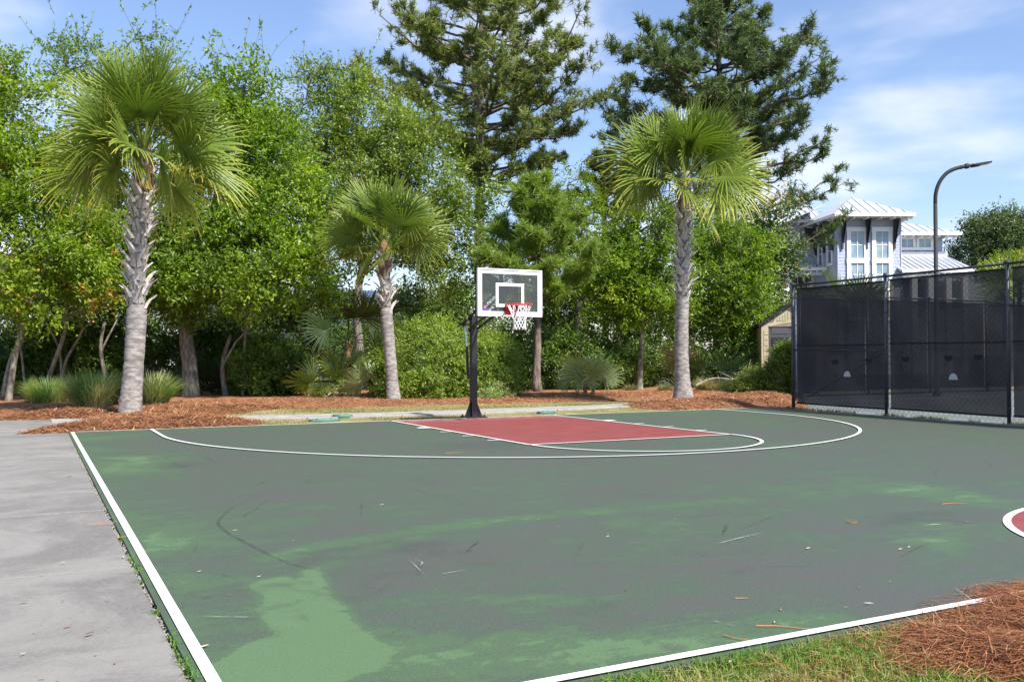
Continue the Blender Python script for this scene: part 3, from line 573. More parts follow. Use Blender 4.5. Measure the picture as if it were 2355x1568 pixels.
# ================================================================== BASKETBALL GOAL
def hoop():
    R = empty('basketball_goal', (0.05, 0.14, 0), 0, 'black steel post with a clear white-rimmed backboard, orange ring and white net', 'basketball hoop')
    K = MAT['black_steel']
    b = MB(); b.box((0, 0.02, 0.0125), (0.44, 0.44, 0.025)); b.build('base_plate', K, R)
    for x in (-0.17, 0.17):
        for y in (-0.15, 0.19):
            MB().tube([(x, y, 0.024), (x, y, 0.06)], [0.02, 0.02], 6).build('anchor_bolt', K, R)
    b = MB(); b.box((0, 0.02, 1.06), (0.118, 0.125, 2.07)); b.build('post', K, R)
    MB().box((0, 0.02, 2.10), (0.124, 0.131, 0.012)).build('post_cap', K, R)
    for s in (-1, 1):
        MB().prism([(s*0.060, 0.012, 0.026), (s*0.19, 0.012, 0.026), (s*0.19, 0.012, 0.05), (s*0.060, 0.012, 0.36)], (0, 0.014, 0)).build('gusset', K, R)
    MB().prism([(-0.007, 0.083, 0.026), (-0.007, 0.21, 0.026), (-0.007, 0.083, 0.34)], (0.014, 0, 0)).build('gusset', K, R)
    # parallelogram arms up to the board
    yb = -1.66
    for s in (-1, 1):
        b = MB(); x = s*0.085
        b.span((x, 0.42, 1.93), (x, yb-(-0.12)+0.02, 2.62), 0.028, 0.05); b.build('upper_arm', K, R)
        b = MB(); b.span((x, 0.10, 1.80), (x, yb+0.14, 2.28), 0.028, 0.05); b.build('lower_arm', K, R)
    b = MB(); b.box((0, 0.40, 1.945), (0.26, 0.10, 0.05)); b.box((0, 0.30, 1.93), (0.20, 0.05, 0.06)); b.build('crossbar', K, R)
    for z in (1.80, 2.04):
        MB().tube([(-0.15, 0.05, z), (0.15, 0.05, z)], 0.018, 8).build('pivot_pin', K, R)
    # adjustment strut behind the post
    st = MB().tube([(-0.02, 0.40, 1.92), (-0.02, 0.30, 1.45)], 0.017, 10).build('strut_rod', MAT['chrome'], R)
    MB().tube([(-0.02, 0.30, 1.47), (-0.02, 0.245, 0.86)], 0.030, 10).build('strut_cylinder', K, R)
    MB().box((-0.02, 0.16, 0.84), (0.06, 0.14, 0.07)).build('strut_bracket', K, R)
    # board 54 x 36 inch
    W_, H_, zc = 1.385, 0.905, 2.475; Y0 = yb
    for x in (-0.16, 0.16):
        MB().box((x, Y0+0.065, zc), (0.055, 0.06, H_-0.06)).build('board_rail', K, R)
    MB().box((0, Y0+0.06, zc+0.05), (0.27, 0.045, 0.07)).build('board_rail', K, R)
    MB().box((0, Y0+0.06, zc-0.36), (0.60, 0.045, 0.06)).build('board_rail', K, R)
    m, t, o = node_mat('smoky_glass'); h = N(t)
    gl = h.n('ShaderNodeBsdfGlossy', {'Color': C(1, 1, 1), 'Roughness': 0.02}); tr = h.n('ShaderNodeBsdfTransparent', {'Color': C(0.84, 0.85, 0.87)})
    df = h.n('ShaderNodeBsdfDiffuse', {'Color': C(0.30, 0.32, 0.36)})
    fr = h.n('ShaderNodeFresnel', {'IOR': 1.45}); ms = h.n('ShaderNodeMixShader', {0: fr.outputs[0], 1: tr.outputs[0], 2: gl.outputs[0]})
    m2 = h.n('ShaderNodeMixShader', {0: 0.05, 1: ms.outputs[0], 2: df.outputs[0]}); t.links.new(m2.outputs[0], o.inputs[0])
    glass = MB().box((0, Y0+0.012, zc), (W_-0.03, 0.012, H_-0.03)).build('backboard_glass', m, R)
    fr_ = MB(); 
    for s in (-1, 1): fr_.box((s*(W_/2-0.0125), Y0+0.012, zc), (0.025, 0.05, H_)); fr_.box((0, Y0+0.012, zc+s*(H_/2-0.0125)), (W_-0.052, 0.05, 0.025))
    fr_.build('board_frame', pmat('pale_alloy', (0.62, 0.63, 0.68), None, rough=0.4), R)
    def border(w, h_, wd, cx, cz, y, nm):
        b = MB()
        for s in (-1, 1): b.box((cx+s*(w/2-wd/2), y, cz), (wd, 0.004, h_)); b.box((cx, y, cz+s*(h_/2-wd/2)), (w-2*wd-0.0004, 0.004, wd))
        b.build(nm, MAT['white_paint'], glass)
    border(W_-0.056, H_-0.056, 0.066, 0, zc, Y0+0.003, 'white_border'); border(0.605, 0.455, 0.055, -0.005, zc-0.045, Y0+0.003, 'target_square')
    # small printed emblem in the lower left corner: a ball over a goal mark
    e = MB(); Mp = pmat('emblem_pink', (0.75, 0.12, 0.32)); Mv = pmat('emblem_violet', (0.20, 0.05, 0.50))
    def flat(poly, mat, nm): MB().prism([(x, Y0+0.0045, z) for x, z in poly], (0, -0.0015, 0)).build(nm, mat, glass)
    ex, ez = -0.535, zc-0.335
    flat([(ex+0.03*cos(a), ez+0.052+0.020*sin(a)) for a in np.linspace(0, 2*pi, 14)[:-1]], Mp, 'emblem')
    flat([(ex-0.085, ez+0.018), (ex+0.10, ez+0.018), (ex+0.07, ez+0.004), (ex-0.085, ez+0.004)], Mv, 'emblem')
    flat([(ex-0.075, ez-0.004), (ex+0.04, ez-0.004), (ex+0.06, ez-0.028), (ex-0.065, ez-0.028)], pmat('emblem_blue', (0.08, 0.10, 0.55)), 'emblem')
    # ring and bracket
    zr = 2.235; yc = Y0-0.15-0.229; O = MAT['orange']
    br = MB(); br.box((0, Y0-0.008, zr-0.075), (0.235, 0.014, 0.215)); br.build('rim_plate', O, R)
    b = MB(); b.box((0, Y0-0.085, zr), (0.23, 0.142, 0.012)); b.box((0, Y0-0.05, zr-0.05), (0.16, 0.07, 0.09))
    for s in (-1, 1): b.prism([(s*0.110, Y0-0.015, zr-0.006), (s*0.110, Y0-0.15, zr-0.006), (s*0.110, Y0-0.015, zr-0.13)], (-s*0.008, 0, 0))
    b.build('rim_bracket', O, R)
    a = np.linspace(0, 2*pi, 41); rim = MB().tube([(0.237*cos(x), yc+0.237*sin(x), zr) for x in a], 0.0105, 8, cap=False).build('rim', O, R, smooth=True)
    for k in range(12):
        x = 2*pi*(k+0.5)/12; MB().tube([(0.237*cos(x), yc+0.237*sin(x), zr-0.008), (0.228*cos(x), yc+0.228*sin(x), zr-0.024), (0.22*cos(x+0.05), yc+0.22*sin(x+0.05), zr-0.01)], 0.003, 5).build('net_hook', O, rim)
    # net: twelve loops running down as a diamond mesh
    nb = MB(); rr = lambda s: 0.225-0.105*min(1, s/0.62)**0.8-0.012*sin(pi*min(1, max(0, (s-0.5)/0.5)))
    zn = lambda s: zr-0.015-0.43*s
    lv = [0.0, 0.34, 0.48, 0.62, 0.76, 0.90, 1.0]; g = np.random.default_rng(3)
    def kn(i, j): 
        s = lv[j]; an = 2*pi*(i+(0.5 if j % 2 else 0))/12; r = rr(s); return np.array([r*cos(an), yc+r*sin(an), zn(s)])+(g.normal(size=3)*0.003 if j else 0)
    kk = {(i, j): kn(i, j) for i in range(12) for j in range(len(lv))}
    for j in range(len(lv)-1):
        for i in range(12):
            for dlt in (0, 1):
                i2 = (i-dlt) % 12 if j % 2 == 0 else (i+dlt) % 12
                p0, p1 = kk[(i, j)], kk[(i2, j+1)]; mid = (p0+p1)/2; mid[2] -= 0.006
                if j == 0: q0 = p0+np.array([0.012*(1 if dlt else -1)*sin(2*pi*i/12), -0.012*(1 if dlt else -1)*cos(2*pi*i/12), 0]); nb.tube([p0+np.array([0, 0, 0.012]), q0, mid, p1], [0.006]*4, 5)
                else: nb.tube([p0, mid, p1], [0.0052]*3, 5)
    for k in kk:
        if k[1] > 0: p = kk[k]; nb.tube([p+np.array([0, 0, 0.011]), p-np.array([0, 0, 0.011])], [0.0085, 0.0085], 6)
    for i in range(12):
        p, p2 = kk[(i, 6)], kk[(i, 6)]; nb.tube([p, p+np.array([0.012, 0, -0.016]), p+np.array([0.004, 0.01, -0.03]), p+np.array([-0.01, 0, -0.015]), p], 0.0055, 5)
    nb.build('net', MAT['net'], R)
hoop()

# ================================================================== FENCES
def chain_mesh(A, B, z0, z1, pitch=0.062, r=0.0026):
    """woven wire between two ground points: zigzags standing next to each other"""
    A = np.asarray(A, float); B = np.asarray(B, float); L = np.linalg.norm(B-A); u = (B-A)/L; nrm = np.array([-u[1], u[0]])
    n = int(L/pitch); m = int((z1-z0)/(pitch/1.0)); k = np.arange(m+1); zz = z0+(z1-z0)*k/m
    i = np.arange(n); off = np.where((k % 2) == 0, -1.0, 1.0)*pitch*0.5
    X = (i[:, None]+0.5)*pitch+off[None, :]*np.where(i % 2, 1.0, -1.0)[:, None]; side = np.where((k % 2) == 0, 1.0, -1.0)*r*1.05
    P = np.zeros((n, m+1, 3)); P[:, :, 0] = A[0]+u[0]*X+nrm[0]*side; P[:, :, 1] = A[1]+u[1]*X+nrm[1]*side; P[:, :, 2] = zz[None, :]
    T = np.array([u[0], u[1], 0]); Nn = np.array([nrm[0], nrm[1], 0]); offs = [T*r, (-T*0.5+Nn*0.87)*r, (-T*0.5-Nn*0.87)*r]
    V = np.stack([P+o for o in offs], 2).reshape(-1, 3); base = (np.arange(n)[:, None]*(m+1)+np.arange(m)[None, :]).ravel()*3
    q = np.vstack([np.stack([base+a, base+b, base+3+b, base+3+a], 1) for a, b in ((0, 1), (1, 2), (2, 0))])
    return np_mesh('chain_link', V, [q])
m, t, o = node_mat('windscreen_cloth'); h = N(t); oc = h.obj()
df = h.n('ShaderNodeBsdfDiffuse', {'Color': h.mix(h.rng(h.noise(oc, 1.7, 4), 0.35, 0.7), C(0.028, 0.028, 0.032), C(0.046, 0.046, 0.053))}); tr = h.n('ShaderNodeBsdfTransparent')
tl = h.n('ShaderNodeBsdfTranslucent', {0: C(0.035, 0.036, 0.045)}); ad = h.n('ShaderNodeMixShader', {0: 0.3, 1: df.outputs[0], 2: tl.outputs[0]})
ms = h.n('ShaderNodeMixShader', {0: 0.92, 1: tr.outputs[0], 2: ad.outputs[0]}); t.links.new(ms.outputs[0], o.inputs[0]); MAT['screen'] = m
MAT['hem'] = pmat('webbing', (0.012, 0.012, 0.014), None, rough=0.8)
MAT['flap'] = pmat('pale_flap', (0.46, 0.46, 0.50), None, rough=0.8)
def fence(name, posts, H, label, cat, group=None, screen=(0.14, None), pitch=0.062, mid=(), braces=(), seam=1.5, out=1.0, wr=0.0026, seed=1):
    posts = [np.asarray(p[:2], float) for p in posts]; R = empty(name, (*posts[0], 0), 0, label, cat, group); o0 = np.array([*posts[0], 0.0]); g = np.random.default_rng(seed)
    ctr = [np.r_[p, 0]-o0 for p in posts]; K = MAT['fence_paint']
    for i, c in enumerate(ctr):
        po = MB().tube([c+[0, 0, -0.2], c+[0, 0, H+0.02]], 0.040 if i in (0, len(ctr)-1) else 0.034, 12).build('post', K, R, smooth=True)
        MB().tube([c+[0, 0, H+0.02], c+[0, 0, H+0.055], c+[0, 0, H+0.075]], [0.05, 0.045, 0.012], 12).build('post_cap', K, po)
        for z in np.linspace(0.3, H-0.3, 6):
            MB().tube([c+[0, 0, z-0.012], c+[0, 0, z+0.012]], 0.0425 if i in (0, len(ctr)-1) else 0.0375, 10).build('tie_band', K, po)
    for i in range(len(ctr)-1):
        a, b = ctr[i], ctr[i+1]; d = (b-a)/np.linalg.norm(b-a); nrm = np.array([-d[1], d[0], 0])*out
        MB().tube([a+[0, 0, H], b+[0, 0, H]], 0.024, 10).build('top_rail', K, R, smooth=True)
        if i in mid: MB().tube([a+[0, 0, 1.40], b+[0, 0, 1.36]], 0.021, 10).build('middle_rail', K, R, smooth=True)
        if i in braces: MB().tube([a+[0, 0, 0.06]+nrm*0.02, b+[0, 0, 1.33]+nrm*0.02], 0.006, 6).build('brace_wire', MAT['wire'], R)
        o1 = link('chain_link_mesh', chain_mesh((a+nrm*0.028)[:2], (b+nrm*0.028)[:2], 0.04, H-0.01, pitch, wr), R, MAT['wire']); o1['kind'] = 'stuff'
        if screen:
            z0 = screen[0]; z1 = H-0.09
            nx, nz = 40, 26; s = np.linspace(0.0, 1, nx); z = np.linspace(z0, z1, nz); Sx, Z = np.meshgrid(s, z)
            L = np.linalg.norm(b-a); e = 0.025/L
            ph = g.uniform(0, 6, 8)
            fold = 0.030*np.sin(Sx*L*3.1+Z*2.2+ph[0])+0.026*np.sin(Sx*L*2.3-Z*3.0+ph[1])+0.006*np.sin(Sx*L*6-Z*6.0+ph[2])+0.005*np.sin(Sx*L*7+Z*7+ph[3])
            hold = np.minimum.reduce([Z-z0, z1-Z, np.abs(Z-seam)+0.02, Sx*L, (1-Sx)*L]); fold = fold*np.clip(hold*6, 0, 1)
            sag = -0.035*np.sin(pi*Sx)*np.clip((z1-Z)/z1, 0, 1)
            Pm = a[None, :]+(b-a)[None, :]*(e+(1-2*e)*Sx.ravel())[:, None]; Pm = Pm-nrm*(0.10+fold.ravel())[:, None]; Pm[:, 2] = (Z+sag*0+0.012*np.sin(Sx*5+i)).ravel()
            ii = np.arange(nx*nz).reshape(nz, nx); q = np.stack([ii[:-1, :-1].ravel(), ii[:-1, 1:].ravel(), ii[1:, 1:].ravel(), ii[1:, :-1].ravel()], 1)
            sc = link('windscreen', np_mesh('windscreen', Pm, [q], smooth=True), R, MAT['screen'])
            off = -nrm*0.050
            for zh, hh in ((z0, 0.035), (z1, 0.035), (seam, 0.03)):
                MB().span(a+d*0.05+off+[0, 0, zh+0.012*sin(i)], b-d*0.05+off+[0, 0, zh+0.012*sin(5+i)], 0.006, hh).build('hem', MAT['hem'], sc)
    return R, ctr, o0
P0, P1, P2, P3 = G(1824.5, 940)[:2], G(2038, 955)[:2], G(2320, 975.5)[:2], None
P3 = P2+(P2-P1)*1.02
HF = 2.93
R1, ctr1, o1_ = fence('tennis_fence', [P0, P1, P2, P3], HF, 'tall dark chain-link fence with black windscreen nearest the basketball court', 'fence', 'fences of the tennis court', mid=(0,), braces=(0,), out=-1.0)
# vent flaps in the near windscreen
dn = (P2-P0)/np.linalg.norm(P2-P0); nf = np.array([-dn[1], dn[0], 0.0])
def vent(u, v, w, parent, o0, mat, p, n, depth, flat_down=True):
    c = onplane(u, v, np.r_[p, 0], n)-o0; d = np.array([-n[1], n[0], 0]); k = np.linspace(0, pi, 11)
    V = [c+d*w/2*cos(a)+np.array([0, 0, 0.62*w*sin(a)])+n*depth for a in k]
    MB().prism(V, n*0.006).build('vent_flap', mat, parent)
MAT['pocket'] = pmat('flap_shadow_cloth', (0.010, 0.010, 0.012), None, rough=0.9)
for u, v in ((1949, 866), (2193, 873)):
    vent(u, v, 0.20 if u > 2000 else 0.2, R1, o1_, MAT['flap'], P0, nf, -0.02)
for u, v in ((1920, 832), (1998, 829), (2083, 825), (2181, 823), (2250, 821)):
    c = onplane(u, v, np.r_[P0, 0], nf)-o1_; d = np.array([-nf[1], nf[0], 0]); k = np.linspace(pi, 2*pi, 11)
    MB().prism([c+d*0.10*cos(a)+np.array([0, 0, 0.10*sin(a)+0.04])-nf*0.02 for a in k], nf*0.012).build('vent_flap', MAT['hem'], R1)
YF = 4.61; XF = 13.48
fl = [(XF+3.0*i, YF) for i in range(6)]
fence('tennis_fence', fl, 3.20, 'far chain-link fence with black windscreen across the back of the tennis court', 'fence', 'fences of the tennis court', pitch=0.075, out=-1.0, wr=0.003, seed=4)
PB = np.array([XF-0.15, YF-0.05]); q1 = P0+(PB-P0)*0.5
fence('tennis_fence', [P0+(PB-P0)*0.02, q1, PB], 2.85, 'chain-link return fence seen nearly edge-on behind the corner post by the round hedge', 'fence', 'fences of the tennis court', pitch=0.075, out=1.0, wr=0.003, seed=7, screen=None)
# tennis court surface
MAT['tennis'] = pmat('tennis_paint', (0.11, 0.13, 0.122), (0.15, 0.17, 0.16), 0.8, 0.75, detail=8)
tcp = [(8.12, -1.0), (7.6, -12), (40, -12), (40, YF-0.1), (XF, YF-0.15)]
o = MB().add([(x, y, -0.02) for x, y in tcp], None, [[0, 1, 2], [0, 2, 3], [0, 3, 4]]).build('tennis_court', MAT['tennis']); o['kind'] = 'structure'
strip('tennis_line', [(14, YF-3.0), (38, YF-3.0)], 0.05, -0.014, parent=o)
# dry weeds along the fence foot
Pw = np.c_[rg.normal(0, 0.09, 2600), rg.uniform(0, 1, 2600)]; Pw = P0+(P3-P0)*Pw[:, 1:2]+np.array([1.0, 0.0])*Pw[:, 0:1]
Pw = Pw[vnoise(Pw, 2.0, 1) > 0.42]
blades('fence_weeds', Pw, -0.02, 0.08, 0.012, rg, MAT['dry_blade'], 0.8)

# ================================================================== LAMP POST
def lamp():
    d = 29.5; s = d/FV; base = D(2154, 821, d); base[2] = 0; R = empty('lamp_post', base, 0, 'dark curved-arm lamp post rising above the tennis fence', 'street lamp'); L = MAT['lamp_metal']
    zat = lambda v: CP[2]+(821-v)*s
    pl = [np.array([0, 0, 0.0]), np.array([0, 0, zat(600)]), np.array([0, 0, zat(490)])]
    MB().tube([(0, 0, -0.1), (0, 0, 0.0), (0, 0, zat(470))], [0.075, 0.075, 0.062], 14).build('pole', L, R, smooth=True)
    MB().tube([(0, 0, -0.02), (0, 0, 0.12), (0, 0, 0.16)], [0.13, 0.12, 0.08], 14).build('base_cover', L, R)
    arc = [(2154, 472), (2155, 450), (2160, 430), (2169, 413), (2182, 399), (2198, 390.5), (2214, 386), (2226, 384)]
    MB().tube([RH*((u-2154)*s)+np.array([0, 0, zat(v)]) for u, v in catmull([np.array(p, float) for p in arc], 4)], 0.060, 12).build('arm', L, R, smooth=True)
    rr = lambda u, v: RH*((u-2154)*s)+np.array([0, 0, zat(v)])
    MB().tube([rr(2212.5, 386.5), rr(2215, 386)], 0.066, 12).build('arm_collar', L, R)
    MB().tube([rr(2224, 384.2), rr(2231, 383)], 0.085, 12).build('clamp', L, R)
    MB().tube([rr(2231, 383), rr(2243, 381)], [0.045, 0.05], 10).build('fixture_neck', L, R)
    ax = rr(2278, 376)-rr(2241, 382); ax = ax/np.linalg.norm(ax); y = FH; z = np.cross(ax, y); z /= np.linalg.norm(z)
    if z[2] < 0: z = -z
    c = rr(2260, 379)
    hd = MB(); 
    for (a0, a1, w, th_, zo) in ((-0.27, 0.28, 0.34, 0.05, 0.0), (-0.30, -0.05, 0.16, 0.075, -0.02)):
        hd.box(c+ax*(a0+a1)/2+z*zo, (a1-a0, w, th_), ax=np.array([ax, y, z]))
    head = hd.build('lamp_head', L, R)
    for k in range(6): MB().box(c+ax*(-0.2+0.07*k)+z*0.031, (0.012, 0.30, 0.012), ax=np.array([ax, y, z])).build('cooling_fin', L, head)
    MB().box(c+ax*0.05-z*0.029, (0.38, 0.26, 0.006), ax=np.array([ax, y, z])).build('lens', pmat('lens', (0.35, 0.35, 0.34), None, rough=0.2), head)
lamp()

# ================================================================== SHED
def shed():
    d0 = 35.0; L0 = D(1751, 895, d0); L0[2] = -0.02; rz = -(YAW+rad(6.5)); R = empty('garden_shed', L0, rz, 'beige plastic garden shed with dark roof and grey double doors', 'shed')
    s = d0/FV; B = pmat('beige_resin', (0.47, 0.41, 0.275), (0.43, 0.375, 0.25), 5, 0.5); GR = pmat('grey_resin', (0.070, 0.072, 0.080), (0.085, 0.086, 0.094), 6, 0.5); RF = pmat('shed_roof', (0.022, 0.023, 0.026), None, rough=0.6)
    w, h_, ap, D_ = 2.22, 2.42, 3.18, 2.1
    def P(x, y, z): return (x, y, z)
    # walls: side walls of lapped boards, gable fronts
    wl = MB().box((0.03, D_/2, h_/2), (0.05, D_-0.06, h_)).build('side_wall', B, R)
    for k in range(11): 
        zz_ = 0.05+k*0.215; 
        if zz_+0.2 < h_: MB().prism([(0.0, 0.16, zz_), (-0.010, 0.16, zz_), (0.0, 0.16, zz_+0.205)], (0, D_-0.3, 0)).build('board', B, wl)
    MB().box((w-0.03, D_/2, h_/2), (0.05, D_-0.06, h_)).build('side_wall', B, R)
    MB().box((w/2, D_-0.03, h_/2), (w-0.12, 0.05, h_)).build('back_wall', B, R)
    for x in (0.13, w-0.13):
        pf = MB().box((x, 0.0, h_/2), (0.26, 0.08, h_)).build('corner_post', B, R)
        for k in range(11): MB().box((x+0.035*(1 if x < 1 else -1), -0.046, 0.12+0.205*k), (0.15, 0.016, 0.165)).build('board', B, pf)
    arch = [(0.0, h_)]+[(0.26+(w-0.52)*q_, h_-0.02+0.16*sin(pi*q_)) for q_ in np.linspace(0, 1, 13)]+[(w, h_), (w/2, ap)]
    gb = MB().prism([(x, 0.03, z) for x, z in [(0, h_), (w, h_), (w/2, ap)]], (0, -0.05, 0)).build('gable', B, R)
    for k in range(15):
        x = 0.42+k*0.0985; top_ = h_+(ap-h_)*(1-abs(x-w/2)/(w/2))-0.16
        b0 = h_+0.17
        if top_ > b0+0.03: MB().box((x, -0.026, (top_+b0)/2), (0.07, 0.016, top_-b0)).build('gable_rib', B, gb)
    MB().prism([(x, -0.02, z) for x, z in [(0.26+(w-0.52)*q_, h_-0.04+0.15*sin(pi*q_)) for q_ in np.linspace(0, 1, 13)]+[(w-0.26, h_+0.02), (w/2, h_+0.21), (0.26, h_+0.02)]], (0, -0.03, 0)).build('door_lintel', B, R)
    # doors
    for s_ in (0, 1):
        x0 = 0.27 if s_ == 0 else w/2+0.01; x1 = w/2-0.01 if s_ == 0 else w-0.27
        outl = [(x0, 0.03)]+[(x1, 0.03)]+[(x0+(x1-x0)*q_, h_-0.05+0.14*sin(pi*(((x0+(x1-x0)*q_)-0.26)/(w-0.52)))) for q_ in np.linspace(1, 0, 8)]
        dr = MB().prism([(x, 0.02, z) for x, z in outl], (0, -0.035, 0)).build('door', GR, R)
        cx = (x0+x1)/2; wd = x1-x0-0.22
        for (z0, z1) in ((0.14, 1.38), (2.12, 2.36)):
            MB().box((cx, -0.021, (z0+z1)/2), (wd, 0.012, z1-z0)).build('door_panel', pmat('grey_resin_panel', (0.088, 0.09, 0.10), None, rough=0.5), dr)
        wf = MB().box((cx, -0.024, 1.74), (wd, 0.018, 0.47)).build('window', pmat('dark_resin', (0.03, 0.032, 0.037), None, rough=0.4), dr)
        MB().box((x1-0.05 if s_ == 0 else x0+0.05, -0.04, 1.15), (0.03, 0.04, 0.22)).build('handle', RF, dr)
        for k in range(4): MB().box((cx-wd*0.36+wd*0.24*k, -0.036, 1.74), (wd*0.17, 0.008, 0.36)).build('window_pane', pmat('pane', (0.05, 0.055, 0.06), None, rough=0.15), dr)
    # roof
    for s_ in (-1, 1):
        e = np.array([w/2+s_*(w/2+0.10), -0.16, h_-0.03]); r0 = np.array([w/2, -0.16, ap+0.05]); n = np.array([0, 0, 0.06])
        ro = MB().prism([e, r0, r0+n, e+n], (0, D_+0.3, 0)).build('roof', RF, R)
        for k in range(6):
            f0 = k/6; f1 = (k+0.94)/6; MB().prism([e+(r0-e)*f0+n*1.1, e+(r0-e)*f1+n*1.05, e+(r0-e)*f0+n*1.5], (0, D_+0.3, 0)).build('shingle', RF, ro)
shed()

# ================================================================== BLUE HOUSE (local axes: x right, y away, z up)
MAT['siding_w'] = pmat('white_siding', (0.62, 0.66, 0.74), (0.56, 0.60, 0.68), 3, 0.6)
MAT['trim_w'] = pmat('white_trim', (0.80, 0.80, 0.80), None, rough=0.5)
MAT['shingle'] = pmat('blue_shingle', (0.36, 0.40, 0.53), (0.43, 0.475, 0.60), 5, 0.8)
MAT['metal_roof'] = pmat('metal_roof', (0.55, 0.58, 0.62), (0.48, 0.51, 0.55), 1.2, 0.38, metal=0.25)
MAT['bracket'] = pmat('dark_timber', (0.075, 0.066, 0.066), None, rough=0.7)
m, t, o = node_mat('window_glass'); h = N(t); oc = h.obj()
p = h.n('ShaderNodeBsdfPrincipled', {'Base Color': h.mix(h.rng(h.noise(oc, 0.9, 3), 0.35, 0.65), C(0.16, 0.24, 0.33), C(0.26, 0.35, 0.42)), 'Roughness': 0.06, 'Specular IOR Level': 0.9}); t.links.new(p.outputs[0], o.inputs[0]); MAT['glass'] = m
MAT['dark_glass'] = pmat('dark_glass', (0.05, 0.065, 0.08), (0.09, 0.11, 0.13), 1.2, 0.08, spec=0.8)

def window(R, x0, x1, z0, z1, y, cols=2, rows=2, tr=0.14, sill=True, glass='glass', facing='y'):
    """trim frame, sash bars and separate panes, on a wall facing the local -y (or the left, -x, with y as x position)"""
    def T(x, yy, z): return (x, yy, z) if facing == 'y' else (yy, x, z)
    def bx(b, cx, cy, cz, sx_, sy_, sz_): b.box(T(cx, cy, cz), (sx_, sy_, sz_) if facing == 'y' else (sy_, sx_, sz_))
    f = MB()
    bx(f, x0-tr/2, y-0.04, (z0+z1)/2, tr, 0.08, z1-z0); bx(f, x1+tr/2, y-0.04, (z0+z1)/2, tr, 0.08, z1-z0)
    bx(f, (x0+x1)/2, y-0.045, z1+tr*0.6, x1-x0+2*tr+0.06, 0.09, tr*1.2); bx(f, (x0+x1)/2, y-0.05, z0-tr*0.45, x1-x0+2*tr+0.06, 0.10, tr*0.9)
    fo = f.build('window', MAT['trim_w'], R); bw = 0.045
    for i in range(cols):
        for j in range(rows):
            a = x0+(x1-x0)*i/cols; b = x0+(x1-x0)*(i+1)/cols; c = z0+(z1-z0)*j/rows; d = z0+(z1-z0)*(j+1)/rows
            pb = MB(); bx(pb, (a+b)/2, y+0.005, (c+d)/2, b-a-bw, 0.012, d-c-bw); pb.build('window_pane', MAT[glass], fo)
    for i in range(0, cols+1):
        mb = MB(); bx(mb, x0+(x1-x0)*i/cols, y-0.015, (z0+z1)/2, bw, 0.03, z1-z0); mb.build('muntin', MAT['trim_w'], fo)
    for j in range(1, rows):
        mb = MB(); bx(mb, (x0+x1)/2, y-0.013, z0+(z1-z0)*j/rows, x1-x0, 0.026, bw); mb.build('muntin', MAT['trim_w'], fo)
    return fo
def roof_plane(R, quad, name='roof', nseam=9, th=0.10, seam_dir=None):
    """quad: eave left, eave right, ridge right, ridge left; standing seams run from eave to ridge"""
    a, b, c, d = [np.asarray(p, float) for p in quad]; n = np.cross(b-a, d-a); 
    if np.linalg.norm(n) < 1e-6: n = np.cross(b-a, c-a)
    n /= np.linalg.norm(n); n = n if n[2] > 0 else -n
    ro = MB().prism([a, b, c, d] if np.linalg.norm(c-d) > 0.02 else [a, b, c], -n*th).build(name, MAT['metal_roof'], R)
    up = np.cross(n, (b-a)/np.linalg.norm(b-a)); up = up if up[2] > 0 else -up; ex = (b-a)/np.linalg.norm(b-a); L = np.linalg.norm(b-a)
    # clip seams to the outline
    def top_at(s):
        best = None; poly = [a, b, c, d]
        for i in range(1, 4):
            p, q = poly[i], poly[(i+1) % 4]; ps, qs = (p-a)@ex, (q-a)@ex; pu, qu = (p-a)@up, (q-a)@up
            if abs(qs-ps) > 1e-6 and min(ps, qs)-1e-6 <= s <= max(ps, qs)+1e-6:
                t_ = (s-ps)/(qs-ps); uu = pu+t_*(qu-pu); best = uu if best is None else max(best, uu)
        return best
    for k in range(nseam+1):
        s = L*(k+0.02)/(nseam+0.04); h_ = top_at(s)
        if h_ and h_ > 0.15: MB().span(a+ex*s+n*0.015, a+ex*s+up*h_+n*0.015, 0.035, 0.05).build('seam', MAT['seam'], ro)
    return ro
MAT['seam'] = pmat('roof_seam', (0.36, 0.38, 0.43), None, rough=0.45, metal=0.2)
def eave(R, p0, p1, n, out, tail=0.5):
    """fascia board with rafter tails under it"""
    p0 = np.asarray(p0, float); p1 = np.asarray(p1, float); MB().span(p0+[0, 0, -0.08], p1+[0, 0, -0.08], 0.05, 0.2).build('fascia', MAT['trim_w'], R)
    out = np.asarray(out, float)
    for k in range(n):
        c = p0+(p1-p0)*(k+0.5)/n; MB().span(c-out*tail+[0, 0, -0.25], c-out*0.06+[0, 0, -0.25], 0.09, 0.13).build('rafter_tail', MAT['trim_w'], R)
